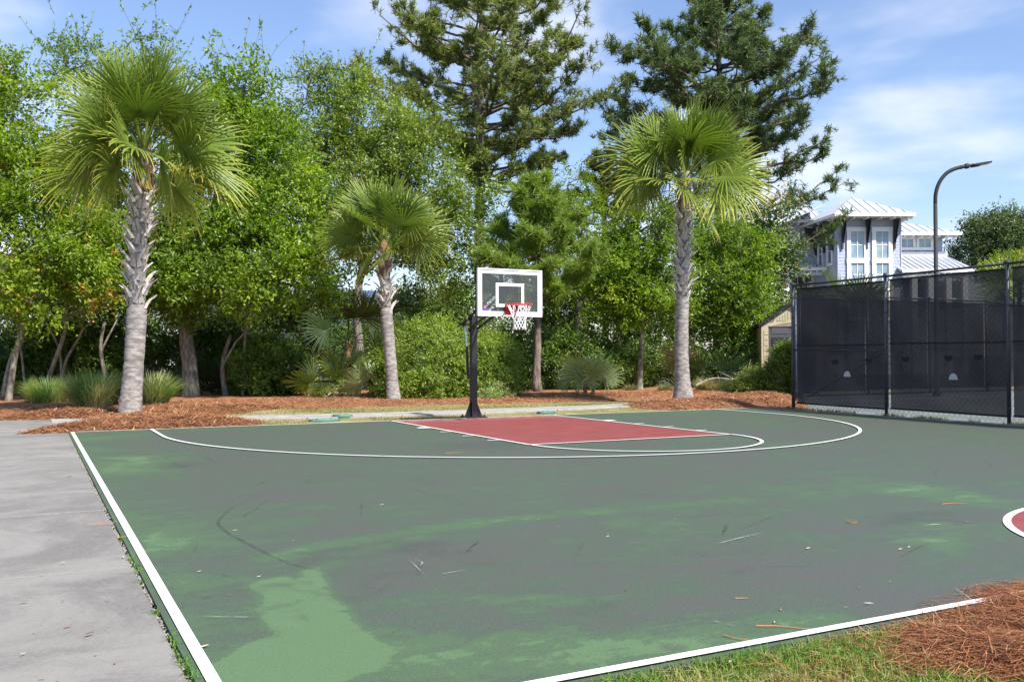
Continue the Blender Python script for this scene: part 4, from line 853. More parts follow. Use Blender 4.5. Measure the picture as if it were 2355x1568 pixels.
def house():
    d0 = 62.0; rz = -YAW; s = d0/FV
    O = CP+FH*d0; O[2] = 0
    R = empty('beach_house', O, rz, 'pale blue shingled house with a tower, metal roofs and tall white-trimmed windows', 'house')
    X = lambda u, y=0.0: (u-UC)*(d0+y)/FV
    Z = lambda v, y=0.0: CP[2]+(821-v)*(d0+y)/FV
    xl, xr = X(1926), X(2075); zt = Z(497); dp = 4.7
    # --- tower
    tw = MB().box(((xl+xr)/2, dp/2, zt/2), (xr-xl, dp, zt)).build('tower_wall', MAT['shingle'], R)
    g = np.random.default_rng(2)
    wins = [(X(1957), X(1988), Z(596), Z(535)), (X(2015), X(2044), Z(596), Z(535)), (X(1957), X(1988), Z(660), Z(607)), (X(2015), X(2044), Z(660), Z(607)), (X(1957), X(1988), Z(732), Z(672)), (X(2015), X(2044), Z(732), Z(672))]
    meshes = [MB().prism([(0, 0, 0), (0, -0.020, 0), (0, 0, 0.235)], (w_, 0, 0)).mesh('shingle') for w_ in (0.19, 0.235, 0.28)]
    for me in meshes: me.materials.append(MAT['shingle'])
    big = MB(); cnt = 0; zrow = zt-0.235; row = 0
    while zrow > 0.5:
        x = xl+0.004-g.uniform(0, 0.1)*0
        while x < xr-0.06:
            k = g.integers(0, 3); w_ = (0.19, 0.235, 0.28)[k]; w_ = min(w_, xr-x)
            hit = any(a-0.16 < x+w_ and x < b+0.16 and c-0.16 < zrow+0.2 and zrow < d+0.16 for a, b, c, d in wins)
            if not hit:
                jz = g.uniform(-0.012, 0.012); th_ = g.uniform(0.012, 0.022)
                if cnt < 300 and w_ > 0.18 and zrow > 4.5:
                    link('shingle', meshes[k], tw, None, loc=(x, -0.001, zrow+jz), scl=((w_-0.012)/(0.19, 0.235, 0.28)[k], th_/0.02, 1)); cnt += 1
                else: big.prism([(x, -0.001, zrow+jz), (x, -th_, zrow+jz), (x, -0.001, zrow+0.235+jz)], (w_-0.012, 0, 0))
            x += w_
        zrow -= 0.215; row += 1
    zrow = zt-0.235
    while zrow > 0.5:                                     # left flank: wavy courses
        y = 0.0
        while y < dp-0.05:
            w_ = g.uniform(0.2, 0.3); wv = 0.05*sin(y*4.5+zrow*0.6); big.prism([(xl-0.002, y, zrow+wv), (xl-0.02, y, zrow+wv), (xl-0.002, y, zrow+wv+0.235)], (0, min(w_, dp-y)-0.008, 0)); y += w_
        zrow -= 0.215
    big.build('shingle_courses', MAT['shingle'], tw)['kind'] = 'stuff'
    for w_ in wins: window(R, *w_, -0.03, 2, 2, tr=0.26)
    for x in (xl, xr-0.0): MB().box((x+(0.05 if x == xl else -0.05), -0.035, zt/2), (0.06, 0.03, zt-0.6)).build('corner_board', MAT['shingle'], R)
    for y_ in (1.25, 3.15): window(R, y_-0.35, y_+0.35, Z(603), Z(545), xl-0.02, 1, 2, tr=0.2, facing='x', glass='dark_glass')
    ze = zt-0.02; ov = 1.05; ap = ((xl+xr)/2-0.25, dp/2+0.1, Z(455, 2.4))
    c1, c2, c3, c4 = (xl-0.35, -ov, ze), (xr+0.0, -ov, ze), (xr+ov, dp+ov, ze), (xl-ov, dp+ov, ze)
    c1 = (xl-ov+0.55, -ov, ze); c2 = (xr+ov-0.55, -ov, ze)
    roof_plane(R, (c1, c2, ap, ap), nseam=9); roof_plane(R, (c4, c1, ap, ap), nseam=8); roof_plane(R, (c2, c3, ap, ap), nseam=8); roof_plane(R, (c3, c4, ap, ap), nseam=8)
    MB().box(((c1[0]+c2[0])/2, dp/2, ze-0.16), (c2[0]-c1[0]-0.1, dp+2*ov-0.2, 0.05)).build('soffit', MAT['trim_w'], R)
    eave(R, c1, c2, 6, (0, -1, 0), 0.9); eave(R, c4, c1, 8, (-1, 0, 0), 0.7); eave(R, c2, c3, 8, (1, 0, 0), 0.7)
    for u in (1938, 1994, 2058):                          # long curved brackets
        x = X(u); k = [(0, Z(575)), (0, zt-0.3), (-0.8, zt-0.3), (-0.75, zt-0.38), (-0.36, zt-0.6), (-0.17, zt-1.1), (-0.12, Z(575))]
        MB().prism([(x-0.05, y_-0.035, z_) for y_, z_ in k], (0.10, 0, 0)).build('eave_bracket', MAT['bracket'], R)
    for y_ in (0.55, 2.2, 3.9):
        k = [(0, Z(575)), (0, zt-0.3), (-0.9, zt-0.3), (-0.85, zt-0.42), (-0.5, zt-0.62), (-0.22, zt-1.1), (-0.15, Z(575))]
        MB().prism([(xl+dx_-0.035, y_, z_) for dx_, z_ in k], (0, 0.14, 0)).build('eave_bracket', MAT['bracket'], R)
    # --- left wing, white lap siding, recessed
    yw = 4.9; x0, x1 = X(1690, yw), X(1880, yw)+0.05; zw = Z(512, yw)
    lw = MB().box(((x0+x1)/2, yw+3, zw/2), (x1-x0, 6, zw)).build('wing_wall', MAT['siding_w'], R)
    zz_ = 0.4
    while zz_ < zw-0.2:
        MB().prism([(x0, yw-0.001, zz_), (x0, yw-0.012, zz_), (x0, yw-0.001, zz_+0.25)], (x1-x0, 0, 0)).build('siding_board', MAT['siding_w'], lw); zz_ += 0.255
    window(R, X(1822, yw)-0.75, X(1822, yw)+0.05, Z(579, yw), Z(549, yw), yw-0.03, 2, 2, tr=0.2, glass='dark_glass')
    window(R, X(1735, yw)-0.5, X(1735, yw)+0.5, Z(579, yw), Z(549, yw), yw-0.03, 2, 2, tr=0.2, glass='dark_glass')
    rt = Z(470, yw+4); roof_plane(R, ((x0-0.6, yw-1.0, zw), (x1+0.4, yw-1.0, zw), (x1-0.3, yw+3.2, rt), (x0+1.5, yw+3.2, rt)), nseam=13); eave(R, (x0-0.6, yw-1.0, zw), (x1-0.9, yw-1.0, zw), 12, (0, -1, 0), 0.7)
    roof_plane(R, ((x1+0.4, yw+7, zw), (x0-0.6, yw+7, zw), (x0+1.5, yw+3.2, rt), (x1-0.3, yw+3.2, rt)), nseam=5)
    # gabled link roof between wing and tower
    gz = Z(508, 3); roof_plane(R, ((xl-3.6, 2.2, gz-0.5), (xl-0.0, 2.2, gz+1.05), (xl-0.0, 5.6, gz+1.05), (xl-3.6, 5.6, gz-0.5)), nseam=5)
    # porch
    yp = 1.6; pz = Z(617, yp); px0, px1 = X(1770, yp), X(1903, yp)
    roof_plane(R, ((px0, yp, pz), (px1, yp, pz), (px1-0.9, yw, Z(590, yw)), (px0+0.2, yw, Z(590, yw))), nseam=8); eave(R, (px0, yp, pz), (px1, yp, pz), 9, (0, -1, 0), 0.6)
    MB().box(((px0+px1)/2, yp+0.35, pz-0.38), (px1-px0-0.5, 0.18, 0.22)).build('porch_beam', MAT['siding_w'], R)
    for u in (1812, 1775):
        MB().box((X(u, yp), yp+0.35, pz/2-0.25), (0.34, 0.34, pz-0.5)).build('porch_post', MAT['trim_w'], R)
    window(R, X(1830, yw)-0.35, X(1830, yw)+1.15, Z(668, yw), Z(638, yw), yw-0.03, 3, 1, tr=0.18, glass='dark_glass')
    window(R, X(1800, yw)-0.8, X(1800, yw)-0.1, Z(668, yw), Z(638, yw), yw-0.03, 1, 1, tr=0.18)
    dr = MB().box((X(1797, yw), yw-0.04, Z(700, yw)-1.6), (0.95, 0.06, 3.4)).build('front_door', pmat('red_door', (0.30, 0.07, 0.045), None, rough=0.5), R)
    ln = MB().box((X(1873, yp), yp+1.0, Z(649)), (0.2, 0.2, 0.42)).build('porch_lantern', MAT['dark_glass'], R)
    MB().tube([(X(1873, yp), yp+1.0, Z(649)+0.21), (X(1873, yp), yp+1.0, Z(649)+0.36), (X(1873, yp), yp+1.0, pz-0.4)], [0.13, 0.03, 0.015], 8).build('lantern_cap', MAT['bracket'], ln)
    # --- right wing: shingled upper floor over white wall, low porch roof
    yr = 3.2; rx0, rx1 = xr-0.1, X(2169, yr); zr = Z(541, yr)
    rw = MB().box(((rx0+rx1)/2, yr+3, zr/2), (rx1-rx0, 6, zr)).build('wing_wall', MAT['shingle'], R)
    big = MB(); zrow = zr-0.4
    while zrow > Z(584, yr):
        x = rx0
        while x < rx1-0.05:
            w_ = min(g.uniform(0.18, 0.28), rx1-x); big.prism([(x, yr-0.001, zrow), (x, yr-0.018, zrow), (x, yr-0.001, zrow+0.235)], (w_-0.012, 0, 0)); x += w_
        zrow -= 0.215
    big.build('shingle_courses', MAT['shingle'], rw)['kind'] = 'stuff'
    MB().box(((rx0+rx1)/2+0.12, yr-0.10, (Z(582, yr)+Z(630, yr))/2), (rx1-rx0+0.25, 0.22, Z(582, yr)-Z(630, yr))).build('parapet', MAT['trim_w'], R)
    for u in (2087, 2128): window(R, X(u, yr)-0.42, X(u, yr)+0.42, Z(571, yr), Z(553, yr), yr-0.03, 2, 1, tr=0.24)
    roof_plane(R, ((rx0-0.5, yr-1.0, zr), (rx1+0.9, yr-1.0, zr), (rx0+1.0, yr+3, Z(503, yr+3)), (rx0-0.5, yr+3, Z(503, yr+3))), nseam=10)
    roof_plane(R, ((rx1+0.9, yr-1.0, zr), (rx1+0.9, yr+7, zr), (rx0+1.0, yr+3, Z(503, yr+3)), (rx0+1.0, yr+3, Z(503, yr+3))), nseam=5)
    eave(R, (rx0-0.2, yr-1.0, zr), (rx1+0.9, yr-1.0, zr), 9, (0, -1, 0), 0.7)
    yp = -0.6; pz = Z(622, yp); px0, px1 = X(2076, yp), X(2246, yp)
    roof_plane(R, ((px0-0.1, yp, pz), (px1, yp, pz), (X(2180, yr), yr-0.22, Z(594, yr)), (px0, yr-0.22, Z(590, yr))), nseam=12); eave(R, (px0, yp, pz), (px1, yp, pz), 13, (0, -1, 0), 0.6)
    MB().box(((px0+px1)/2-0.3, yp+0.4, pz-0.42), (px1-px0-1.0, 0.22, 0.3)).build('porch_beam', MAT['trim_w'], R)
    for u in (2143, 2184, 2222, 2105):
        MB().box((X(u, yp), yp+0.18, pz/2-0.28), (0.36, 0.34, pz-0.56)).build('porch_post', MAT['trim_w'], R)
    MB().box(((px0+px1)/2, 3.05, pz/2-0.3), (px1-px0-1.2, 0.1, pz-0.6)).build('porch_back_wall', MAT['siding_w'], R)
    for u in (2095, 2125, 2165, 2200): MB().box((X(u, 3), 2.96, Z(680, 3)), (0.95, 0.06, 1.9)).build('porch_window', MAT['dark_glass'], R)
    MB().box(((px0+px1)/2, yp+0.4, Z(690)), (px1-px0-1.0, 0.1, 0.12)).build('porch_rail', MAT['trim_w'], R)
house()

# ================================================================== WHITE HOUSE BEHIND THE OAKS
def white_house():
    d0 = 39.0; O = CP+FH*d0; O[2] = 0; R = empty('raised_cottage', O, -YAW, 'white raised cottage with grey roof and outside stairs behind the oaks', 'house')
    X = lambda u, y=0.0: (u-UC)*(d0+y)/FV
    Z = lambda v, y=0.0: CP[2]+(821-v)*(d0+y)/FV
    x0, x1, fl, ht = X(-140), X(520), 2.3, 5.6; SW = pmat('shaded_cottage_siding', (0.42, 0.43, 0.46), (0.36, 0.37, 0.40), 3, 0.7)  # white siding coloured darker to carry the shade of the trees
    wl = MB().box(((x0+x1)/2, 5, (fl+ht)/2), (x1-x0, 8, ht-fl)).build('wall', SW, R)
    z = fl
    while z < ht-0.1: MB().prism([(x0, 0.999, z), (x0, 0.985, z), (x0, 0.999, z+0.22)], (x1-x0, 0, 0)).build('siding_board', SW, wl); z += 0.225
    for u in (60, 240, 395): window(R, X(u)-0.5, X(u)+0.5, fl+0.8, fl+2.4, 0.96, 2, 2, glass='dark_glass')
    for k in range(7): MB().box((x0+0.4+(x1-x0-0.8)*k/6, 1.4, fl/2-0.1), (0.4, 0.4, fl-0.2)).build('pier', SW, R)
    for k in range(24): MB().box(((x0+x1)/2, 1.65, 0.12+k*0.085), (x1-x0-0.3, 0.03, 0.05)).build('lattice_slat', pmat('grey_slat', (0.10, 0.10, 0.10), None, rough=0.8), R)
    MB().box(((x0+x1)/2, 0.9, fl-0.06), (x1-x0+0.3, 0.1, 0.3)).build('skirt_board', MAT['trim_w'], R)
    for s_ in (0, 1):
        roof_plane(R, ((x0-0.5, 0.4, ht), (x1+0.5, 0.4, ht), (x1-2.2, 5, ht+2.6), (x0+2.2, 5, ht+2.6)) if s_ == 0 else ((x1+0.5, 0.4, ht), (x1+0.5, 9.6, ht), (x1-2.2, 5, ht+2.6), (x1-2.2, 5, ht+2.6)), nseam=14-7*s_)
    # stairs coming down to the right
    u0, u1 = X(330), X(425); n = 9
    st = MB()
    for k in range(n):
        f = k/(n-1); MB().box((u0+(u1-u0+0.4)*f, -0.6, fl-0.1-(fl-0.35)*f), (0.34, 1.3, 0.05)).build('stair_tread', MAT['trim_w'], R)
    for y in (-1.25, 0.05):
        MB().span((u0-0.2, y, fl-0.25), (u1+0.5, y, 0.1), 0.05, 0.28).build('stringer', MAT['trim_w'], R)
        MB().span((u0-0.3, y, fl+0.85), (u1+0.5, y, 1.1), 0.08, 0.09).build('handrail', MAT['trim_w'], R)
        for k in range(17):
            f = k/16; x = u0-0.1+(u1-u0+0.5)*f; zb = fl-0.1-(fl-0.3)*f; MB().box((x, y, zb+0.5), (0.045, 0.045, 0.95)).build('baluster', MAT['trim_w'], R)
    MB().box((u0-0.9, -0.6, fl-0.08), (1.5, 1.4, 0.1)).build('landing', MAT['trim_w'], R)
    for dx_ in (-1.55, -0.3): MB().box((u0+dx_, -1.2, fl/2), (0.12, 0.12, fl)).build('landing_post', MAT['trim_w'], R)
white_house()
def grey_house():
    d0 = 52.0; O = CP+FH*d0; O[2] = 0; R = empty('white_house', O, -YAW, 'white house with a pale grey roof glimpsed between oak and middle palm', 'house')
    X = lambda u: (u-UC)*d0/FV
    Z = lambda v: CP[2]+(821-v)*d0/FV
    x0, x1 = X(640), X(1010); ht = Z(700); W_ = pmat('white_wall', (0.66, 0.67, 0.70), None, rough=0.7)
    wl = MB().box(((x0+x1)/2, 4, ht/2), (x1-x0, 8, ht)).build('wall', W_, R)
    z = 0.3
    while z < ht-0.1: MB().prism([(x0, -0.001, z), (x0, -0.014, z), (x0, -0.001, z+0.24)], (x1-x0, 0, 0)).build('siding_board', W_, wl); z += 0.245
    for u in (740, 840, 950): window(R, X(u)-0.5, X(u)+0.5, 1.6, 3.0, -0.04, 2, 2, glass='dark_glass')
    roof_plane(R, ((x0-0.5, -0.6, ht), (x1+0.5, -0.6, ht), (x1-3.5, 4, Z(655)), (x0+3.5, 4, Z(655))), nseam=16)
    roof_plane(R, ((x1+0.5, -0.6, ht), (x1+0.5, 8.6, ht), (x1-3.5, 4, Z(655)), (x1-3.5, 4, Z(655))), nseam=8)
grey_house()

# ---- small ground things
for i, (u, v, rx, lab) in enumerate(((745, 965, 0.30, 'oblong green valve lid in the dry grass, nearest the red key on its left'), (787, 957.5, 0.20, 'round green valve lid raised beside the footpath left of the goal post'), (1255, 947, 0.27, 'green valve lid in bare lawn right of the goal post'))):
    c = G(u, v); R = empty('valve_lid', (c[0], c[1], -0.03), 0.3*i, lab, 'utility cover', 'green utility lids in the lawn')
    a = np.linspace(0, 2*pi, 21)[:-1]; k = 1.0 if i == 1 else 0.62
    MB().prism([(rx*cos(x), rx*k*sin(x), 0) for x in a], (0, 0, 0.05 if i != 1 else 0.075)).build('lid', MAT['lid'], R)
    MB().prism([((rx+0.03)*cos(x), (rx+0.03)*k*sin(x), 0) for x in a], (0, 0, 0.03 if i != 1 else 0.05)).build('collar', pmat('dark_green_rim', (0.06, 0.12, 0.10), None, rough=0.7), R)
    for s_ in (-1, 1): MB().box((s_*rx*0.5, 0, 0.053 if i != 1 else 0.078), (0.06, 0.03, 0.006)).build('lift_slot', MAT['black_steel'], R)

# ================================================================== VEGETATION
def lm(n, *a, **k): MAT[n] = leaf_mat(n, *a, **k)
lm('leaf_oak', [(0.000, (0.0675, 0.1080, 0.0077)), (0.450, (0.1214, 0.2030, 0.0115)), (0.800, (0.2023, 0.3045, 0.0166)), (1.000, (0.3101, 0.3933, 0.0224))], 0.40, 0.42, 0.5)
lm('leaf_olive', [(0.000, (0.0741, 0.1080, 0.0128)), (0.500, (0.1416, 0.2030, 0.0231)), (0.850, (0.2225, 0.2918, 0.0359)), (1.000, (0.3101, 0.3680, 0.0513))], 0.36, 0.42, 0.5)
lm('leaf_crape', [(0.000, (0.0741, 0.1206, 0.0064)), (0.500, (0.1551, 0.2411, 0.0115)), (0.850, (0.2494, 0.3363, 0.0166)), (0.960, (0.3505, 0.3173, 0.0288)), (1.000, (0.5663, 0.2411, 0.0898))], 0.40, 0.45, 0.4)
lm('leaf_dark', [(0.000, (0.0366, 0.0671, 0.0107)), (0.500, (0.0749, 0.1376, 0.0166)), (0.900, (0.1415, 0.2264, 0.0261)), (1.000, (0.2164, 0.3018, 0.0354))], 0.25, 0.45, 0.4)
lm('leaf_azalea', [(0.000, (0.0840, 0.1120, 0.0202)), (0.350, (0.1456, 0.2128, 0.0269)), (0.750, (0.2240, 0.3080, 0.0358)), (1.000, (0.3024, 0.3696, 0.0448))], 0.32, 0.42, 0.5)
lm('leaf_magnolia', [(0.000, (0.0208, 0.0455, 0.0130)), (0.500, (0.0585, 0.1105, 0.0260)), (0.800, (0.1430, 0.1820, 0.0520)), (0.900, (0.2210, 0.1560, 0.0585)), (0.970, (0.5200, 0.2860, 0.0390)), (1.000, (0.6240, 0.3510, 0.0520))], 0.15, 0.42, 0.45)
lm('needle_pine', [(0.000, (0.0819, 0.1063, 0.0290)), (0.500, (0.1584, 0.1992, 0.0497)), (0.900, (0.2349, 0.2717, 0.0683)), (1.000, (0.4151, 0.4468, 0.1656))], 0.25, 0.5, 0.35)
lm('needle_blue', [(0.000, (0.0448, 0.0682, 0.0277)), (0.500, (0.0952, 0.1411, 0.0489)), (0.900, (0.1568, 0.2058, 0.0681)), (1.000, (0.3360, 0.3646, 0.1596))], 0.25, 0.5, 0.35)
lm('needle_bright', [(0.000, (0.0819, 0.1365, 0.0234)), (0.500, (0.1755, 0.2594, 0.0374)), (1.000, (0.3042, 0.3822, 0.0702))], 0.3, 0.5, 0.3)
lm('grass_green', [(0.000, (0.0580, 0.1159, 0.0290)), (0.500, (0.1449, 0.2705, 0.0734)), (0.800, (0.2705, 0.3670, 0.1159)), (1.000, (0.7728, 0.6569, 0.3864))], 0.3, 0.5, 0.3)
lm('grass_dry', [(0.0, (0.08, 0.09, 0.03)), (0.5, (0.21, 0.20, 0.09)), (1.0, (0.42, 0.35, 0.21))], 0.3, 0.6, 0.3)
lm('frond_green', [(0.000, (0.0494, 0.0907, 0.0141)), (0.300, (0.1098, 0.1693, 0.0262)), (0.500, (0.2031, 0.2601, 0.0383)), (0.720, (0.3293, 0.3508, 0.0504)), (0.880, (0.4829, 0.4234, 0.0806)), (1.000, (0.6366, 0.5080, 0.2117))], 0.20, 0.42, 0.4)
lm('frond_blue', [(0.000, (0.1518, 0.1898, 0.0831)), (0.500, (0.2783, 0.3335, 0.1271)), (0.850, (0.4048, 0.4370, 0.1564)), (1.000, (0.5693, 0.4945, 0.2150))], 0.22, 0.4, 0.5)
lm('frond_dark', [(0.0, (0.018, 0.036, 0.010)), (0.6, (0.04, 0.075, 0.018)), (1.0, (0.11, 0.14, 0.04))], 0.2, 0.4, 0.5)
lm('frond_dead', [(0.0, (0.09, 0.06, 0.035)), (0.6, (0.21, 0.145, 0.085)), (1.0, (0.34, 0.25, 0.16))], 0.15, 0.7, 0.2)

def unit(a): return a/(np.linalg.norm(a, axis=-1, keepdims=True)+1e-9)
def leaf_quads(c, d, nrm, L, Wd):
    """rhombic leaves: base, side, tip, side with a slight keel"""
    d = unit(d); s = unit(np.cross(nrm, d)); n = np.cross(d, s); L = L[:, None]; Wd = Wd[:, None]
    V = np.stack([c, c+d*L*0.5-s*Wd*0.5+n*Wd*0.12, c+d*L-n*L*0.10, c+d*L*0.5+s*Wd*0.5+n*Wd*0.12], 1).reshape(-1, 3)
    q = np.arange(len(c))[:, None]*4+np.array([[0, 1, 2, 3]]); return V, q
def limb_path(a, b, rg, n=6, sag=0.12, up=0.0):
    a = np.asarray(a, float); b = np.asarray(b, float); t = np.linspace(0, 1, n)[:, None]; L = np.linalg.norm(b-a)
    P = a+(b-a)*t; w = np.cumsum(rg.normal(size=(n, 3))*0.05*L, 0); w -= w[-1]*t; w *= sag*8*np.sin(pi*t)
    P += w*0.6; P[:, 2] += up*L*np.sin(pi*t[:, 0]); return P

def leafy(parent, name, lobes, mat, rg, n_clump, twigs, per, L, Wd, clump_r=0.42, tint=(0.5, 0.16), shell=(0.45, 1.0), droop=0.1, top_light=0.12, cut=None, up=0.55, org=None):
    """foliage of a crown: clumps spread through ellipsoid lobes, twigs in each clump, leaves along each twig"""
    lo = np.array([np.r_[l[0], l[1]] for l in lobes]); vol = np.prod(lo[:, 3:], 1)**0.75; pick = rg.choice(len(lo), n_clump, p=vol/vol.sum())
    dirs = unit(rg.normal(size=(n_clump, 3))); r = shell[0]+(shell[1]-shell[0])*rg.random(n_clump)**0.6
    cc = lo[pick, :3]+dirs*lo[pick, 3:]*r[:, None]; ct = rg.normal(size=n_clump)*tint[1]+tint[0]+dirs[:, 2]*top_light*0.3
    cr = clump_r*(0.6+0.8*rg.random(n_clump))
    nt_ = n_clump*twigs; ci = np.repeat(np.arange(n_clump), twigs)
    off = unit(rg.normal(size=(nt_, 3)))*(rg.random(nt_)**0.5)[:, None]; off[:, 2] *= 0.75
    tp = cc[ci]+off*cr[ci][:, None]
    td = unit(off*0.9+dirs[ci]*0.6+rg.normal(size=(nt_, 3))*0.5+np.array([0, 0, 0.15-droop]))
    tl = L*4.2*(0.6+0.8*rg.random(nt_))
    nl = nt_*per; li = np.repeat(np.arange(nt_), per); s = (np.tile(np.arange(per), nt_)+rg.random(nl))/per
    c = tp[li]+td[li]*(s*tl[li])[:, None]+rg.normal(size=(nl, 3))*L*0.22
    d = unit(td[li]*0.5+rg.normal(size=(nl, 3))*0.75)
    nr = unit(np.array([0, 0, up])+dirs[ci][li]*0.55+rg.normal(size=(nl, 3))*0.55)
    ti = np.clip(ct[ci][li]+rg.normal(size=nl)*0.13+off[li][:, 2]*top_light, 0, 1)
    if cut is not None:
        ok = cut(c); c, d, nr, ti = c[ok], d[ok], nr[ok], ti[ok]
    V, q = leaf_quads(c, d, nr, L*(0.6+0.7*rg.random(len(c))), Wd*(0.7+0.6*rg.random(len(c))))
    if org is not None: V = V-np.asarray(org)
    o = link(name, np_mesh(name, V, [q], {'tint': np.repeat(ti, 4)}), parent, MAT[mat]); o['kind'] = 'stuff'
    return o, cc, cr

def lobe(u, v, ru, rv, d, rd=None):
    s = d/FV; return (D(u, v, d), (ru*s, rd if rd else (ru+rv)*0.5*s, rv*s))
def rot_lobes(lobes): return lobes
def tree(name, label, base_uv, d, trunk, lobes, mat, bark, seed, n_clump, twigs, per, L, Wd, r0, cat='tree', group=None, limbs=9, shoots=0, fork=None, clump_r=0.42, leafname='crown', **kw):
    """trunk: list of (u, v) up the stem in the picture's plane at distance d"""
    rg = np.random.default_rng(seed); b = D(base_uv[0], base_uv[1], d); b[2] = min(b[2], 0.05); R = empty(name, b, 0, label, cat, group)
    tp = [np.array([b[0], b[1], -0.1])]+[D(u, v, d) for u, v in trunk]
    tp = catmull(tp, 5); n = len(tp); rr = r0*np.interp(np.linspace(0, 1, n), [0, 0.04, 0.12, 1], [1.45, 1.2, 1.0, 0.62])
    tk = MB().tube(tp-b, rr, 12).build('trunk', MAT[bark], R, smooth=True)
    lobes = [lobe(*l[:4], d+l[4], l[5] if len(l) > 5 else None) for l in lobes]
    cr_, cc, crr = leafy(R, leafname, lobes, mat, rg, n_clump, twigs, per, L, Wd, clump_r, org=b, **kw)
    topp = tp[-1]; ends = []
    order = rg.permutation(len(lobes)); 
    hub = []
    for k in range(limbs):
        l = lobes[order[k % len(lobes)]]; e = l[0]+rg.normal(size=3)*np.array(l[1])*0.35; st = tp[-1-int(rg.integers(0, max(2, n//3)))]
        P = limb_path(st, e, rg, 7, 0.10, 0.05); r = np.linspace(rr[-1]*0.75, 0.025, 7); MB().tube(P-b, r, 7).build('branch', MAT[bark], R, smooth=True); hub.append(P)
    tw = MB(); H = np.vstack(hub) if hub else tp[-3:]
    for c in cc[rg.permutation(len(cc))[:min(len(cc), 140)]]:
        k = np.argmin(np.linalg.norm(H-c, axis=1)+rg.random(len(H))*0.5); P = limb_path(H[k], c, rg, 4, 0.15, 0.03); tw.tube(P-b, np.linspace(0.022, 0.007, 4), 4, cap=False)
    o = tw.build('twigs', MAT[bark], R); o['kind'] = 'stuff'
    if shoots:                                            # long loose shoots above the crown
        tops = cc[np.argsort(-cc[:, 2])[:max(6, shoots//3)]]; c_, d_, n_, t_ = [], [], [], []; sm = MB()
        for k in range(shoots):
            p = tops[rg.integers(len(tops))]+rg.normal(size=3)*0.5; dr = unit(np.array([rg.normal()*0.7, rg.normal()*0.7, 1.0])); Ls = rg.uniform(0.5, 1.5); bend = rg.normal(size=3)*0.25
            s = np.linspace(0, 1, 5)[:, None]; P = p+dr*Ls*s+bend*s**2; sm.tube(P-b, np.linspace(0.010, 0.004, 5), 3, cap=False)
            m_ = int(9*Ls)+5; s = rg.random((m_, 1)); c_.append(p+dr*Ls*s+bend*s**2); d_.append(unit(dr+rg.normal(size=(m_, 3))*0.9)); n_.append(unit(rg.normal(size=(m_, 3))+[0, 0, 0.5])); t_.append(np.clip(0.6+rg.normal(size=m_)*0.15, 0, 1))
        c_, d_, n_, t_ = np.vstack(c_), np.vstack(d_), np.vstack(n_), np.concatenate(t_)
        V, q = leaf_quads(c_, d_, n_, L*1.1*(0.6+0.7*rg.random(len(c_))), Wd*(0.8+0.6*rg.random(len(c_))))
        o = link('leafy_shoots', np_mesh('leafy_shoots', V-b, [q], {'tint': np.repeat(t_, 4)}), R, MAT[mat]); o['kind'] = 'stuff'
        sm.build('shoot_stems', MAT[bark], R)['kind'] = 'stuff'
    return R
def bush(name, label, base_uv, d, lobes, mat, seed, n_clump, twigs, per, L, Wd, cat='bush', group=None, stems=8, bark='bark', clump_r=0.3, **kw):
    rg = np.random.default_rng(seed); b = D(base_uv[0], base_uv[1], d); b[2] = 0.02; R = empty(name, b, 0, label, cat, group)
    lobes = [lobe(*l[:4], d+l[4], l[5] if len(l) > 5 else None) for l in lobes]
    o, cc, cr = leafy(R, 'foliage', lobes, mat, rg, n_clump, twigs, per, L, Wd, clump_r, org=b, **kw)
    for k in range(stems):
        c = cc[rg.integers(len(cc))]; st = b+np.array([rg.normal()*0.18, rg.normal()*0.18, 0]); st[:2] += (c[:2]-b[:2])*0.4; st[2] = 0.0
        MB().tube(limb_path(st, c, rg, 5, 0.12)-b, np.linspace(0.028, 0.010, 5), 5).build('stem', MAT[bark], R)
    return R

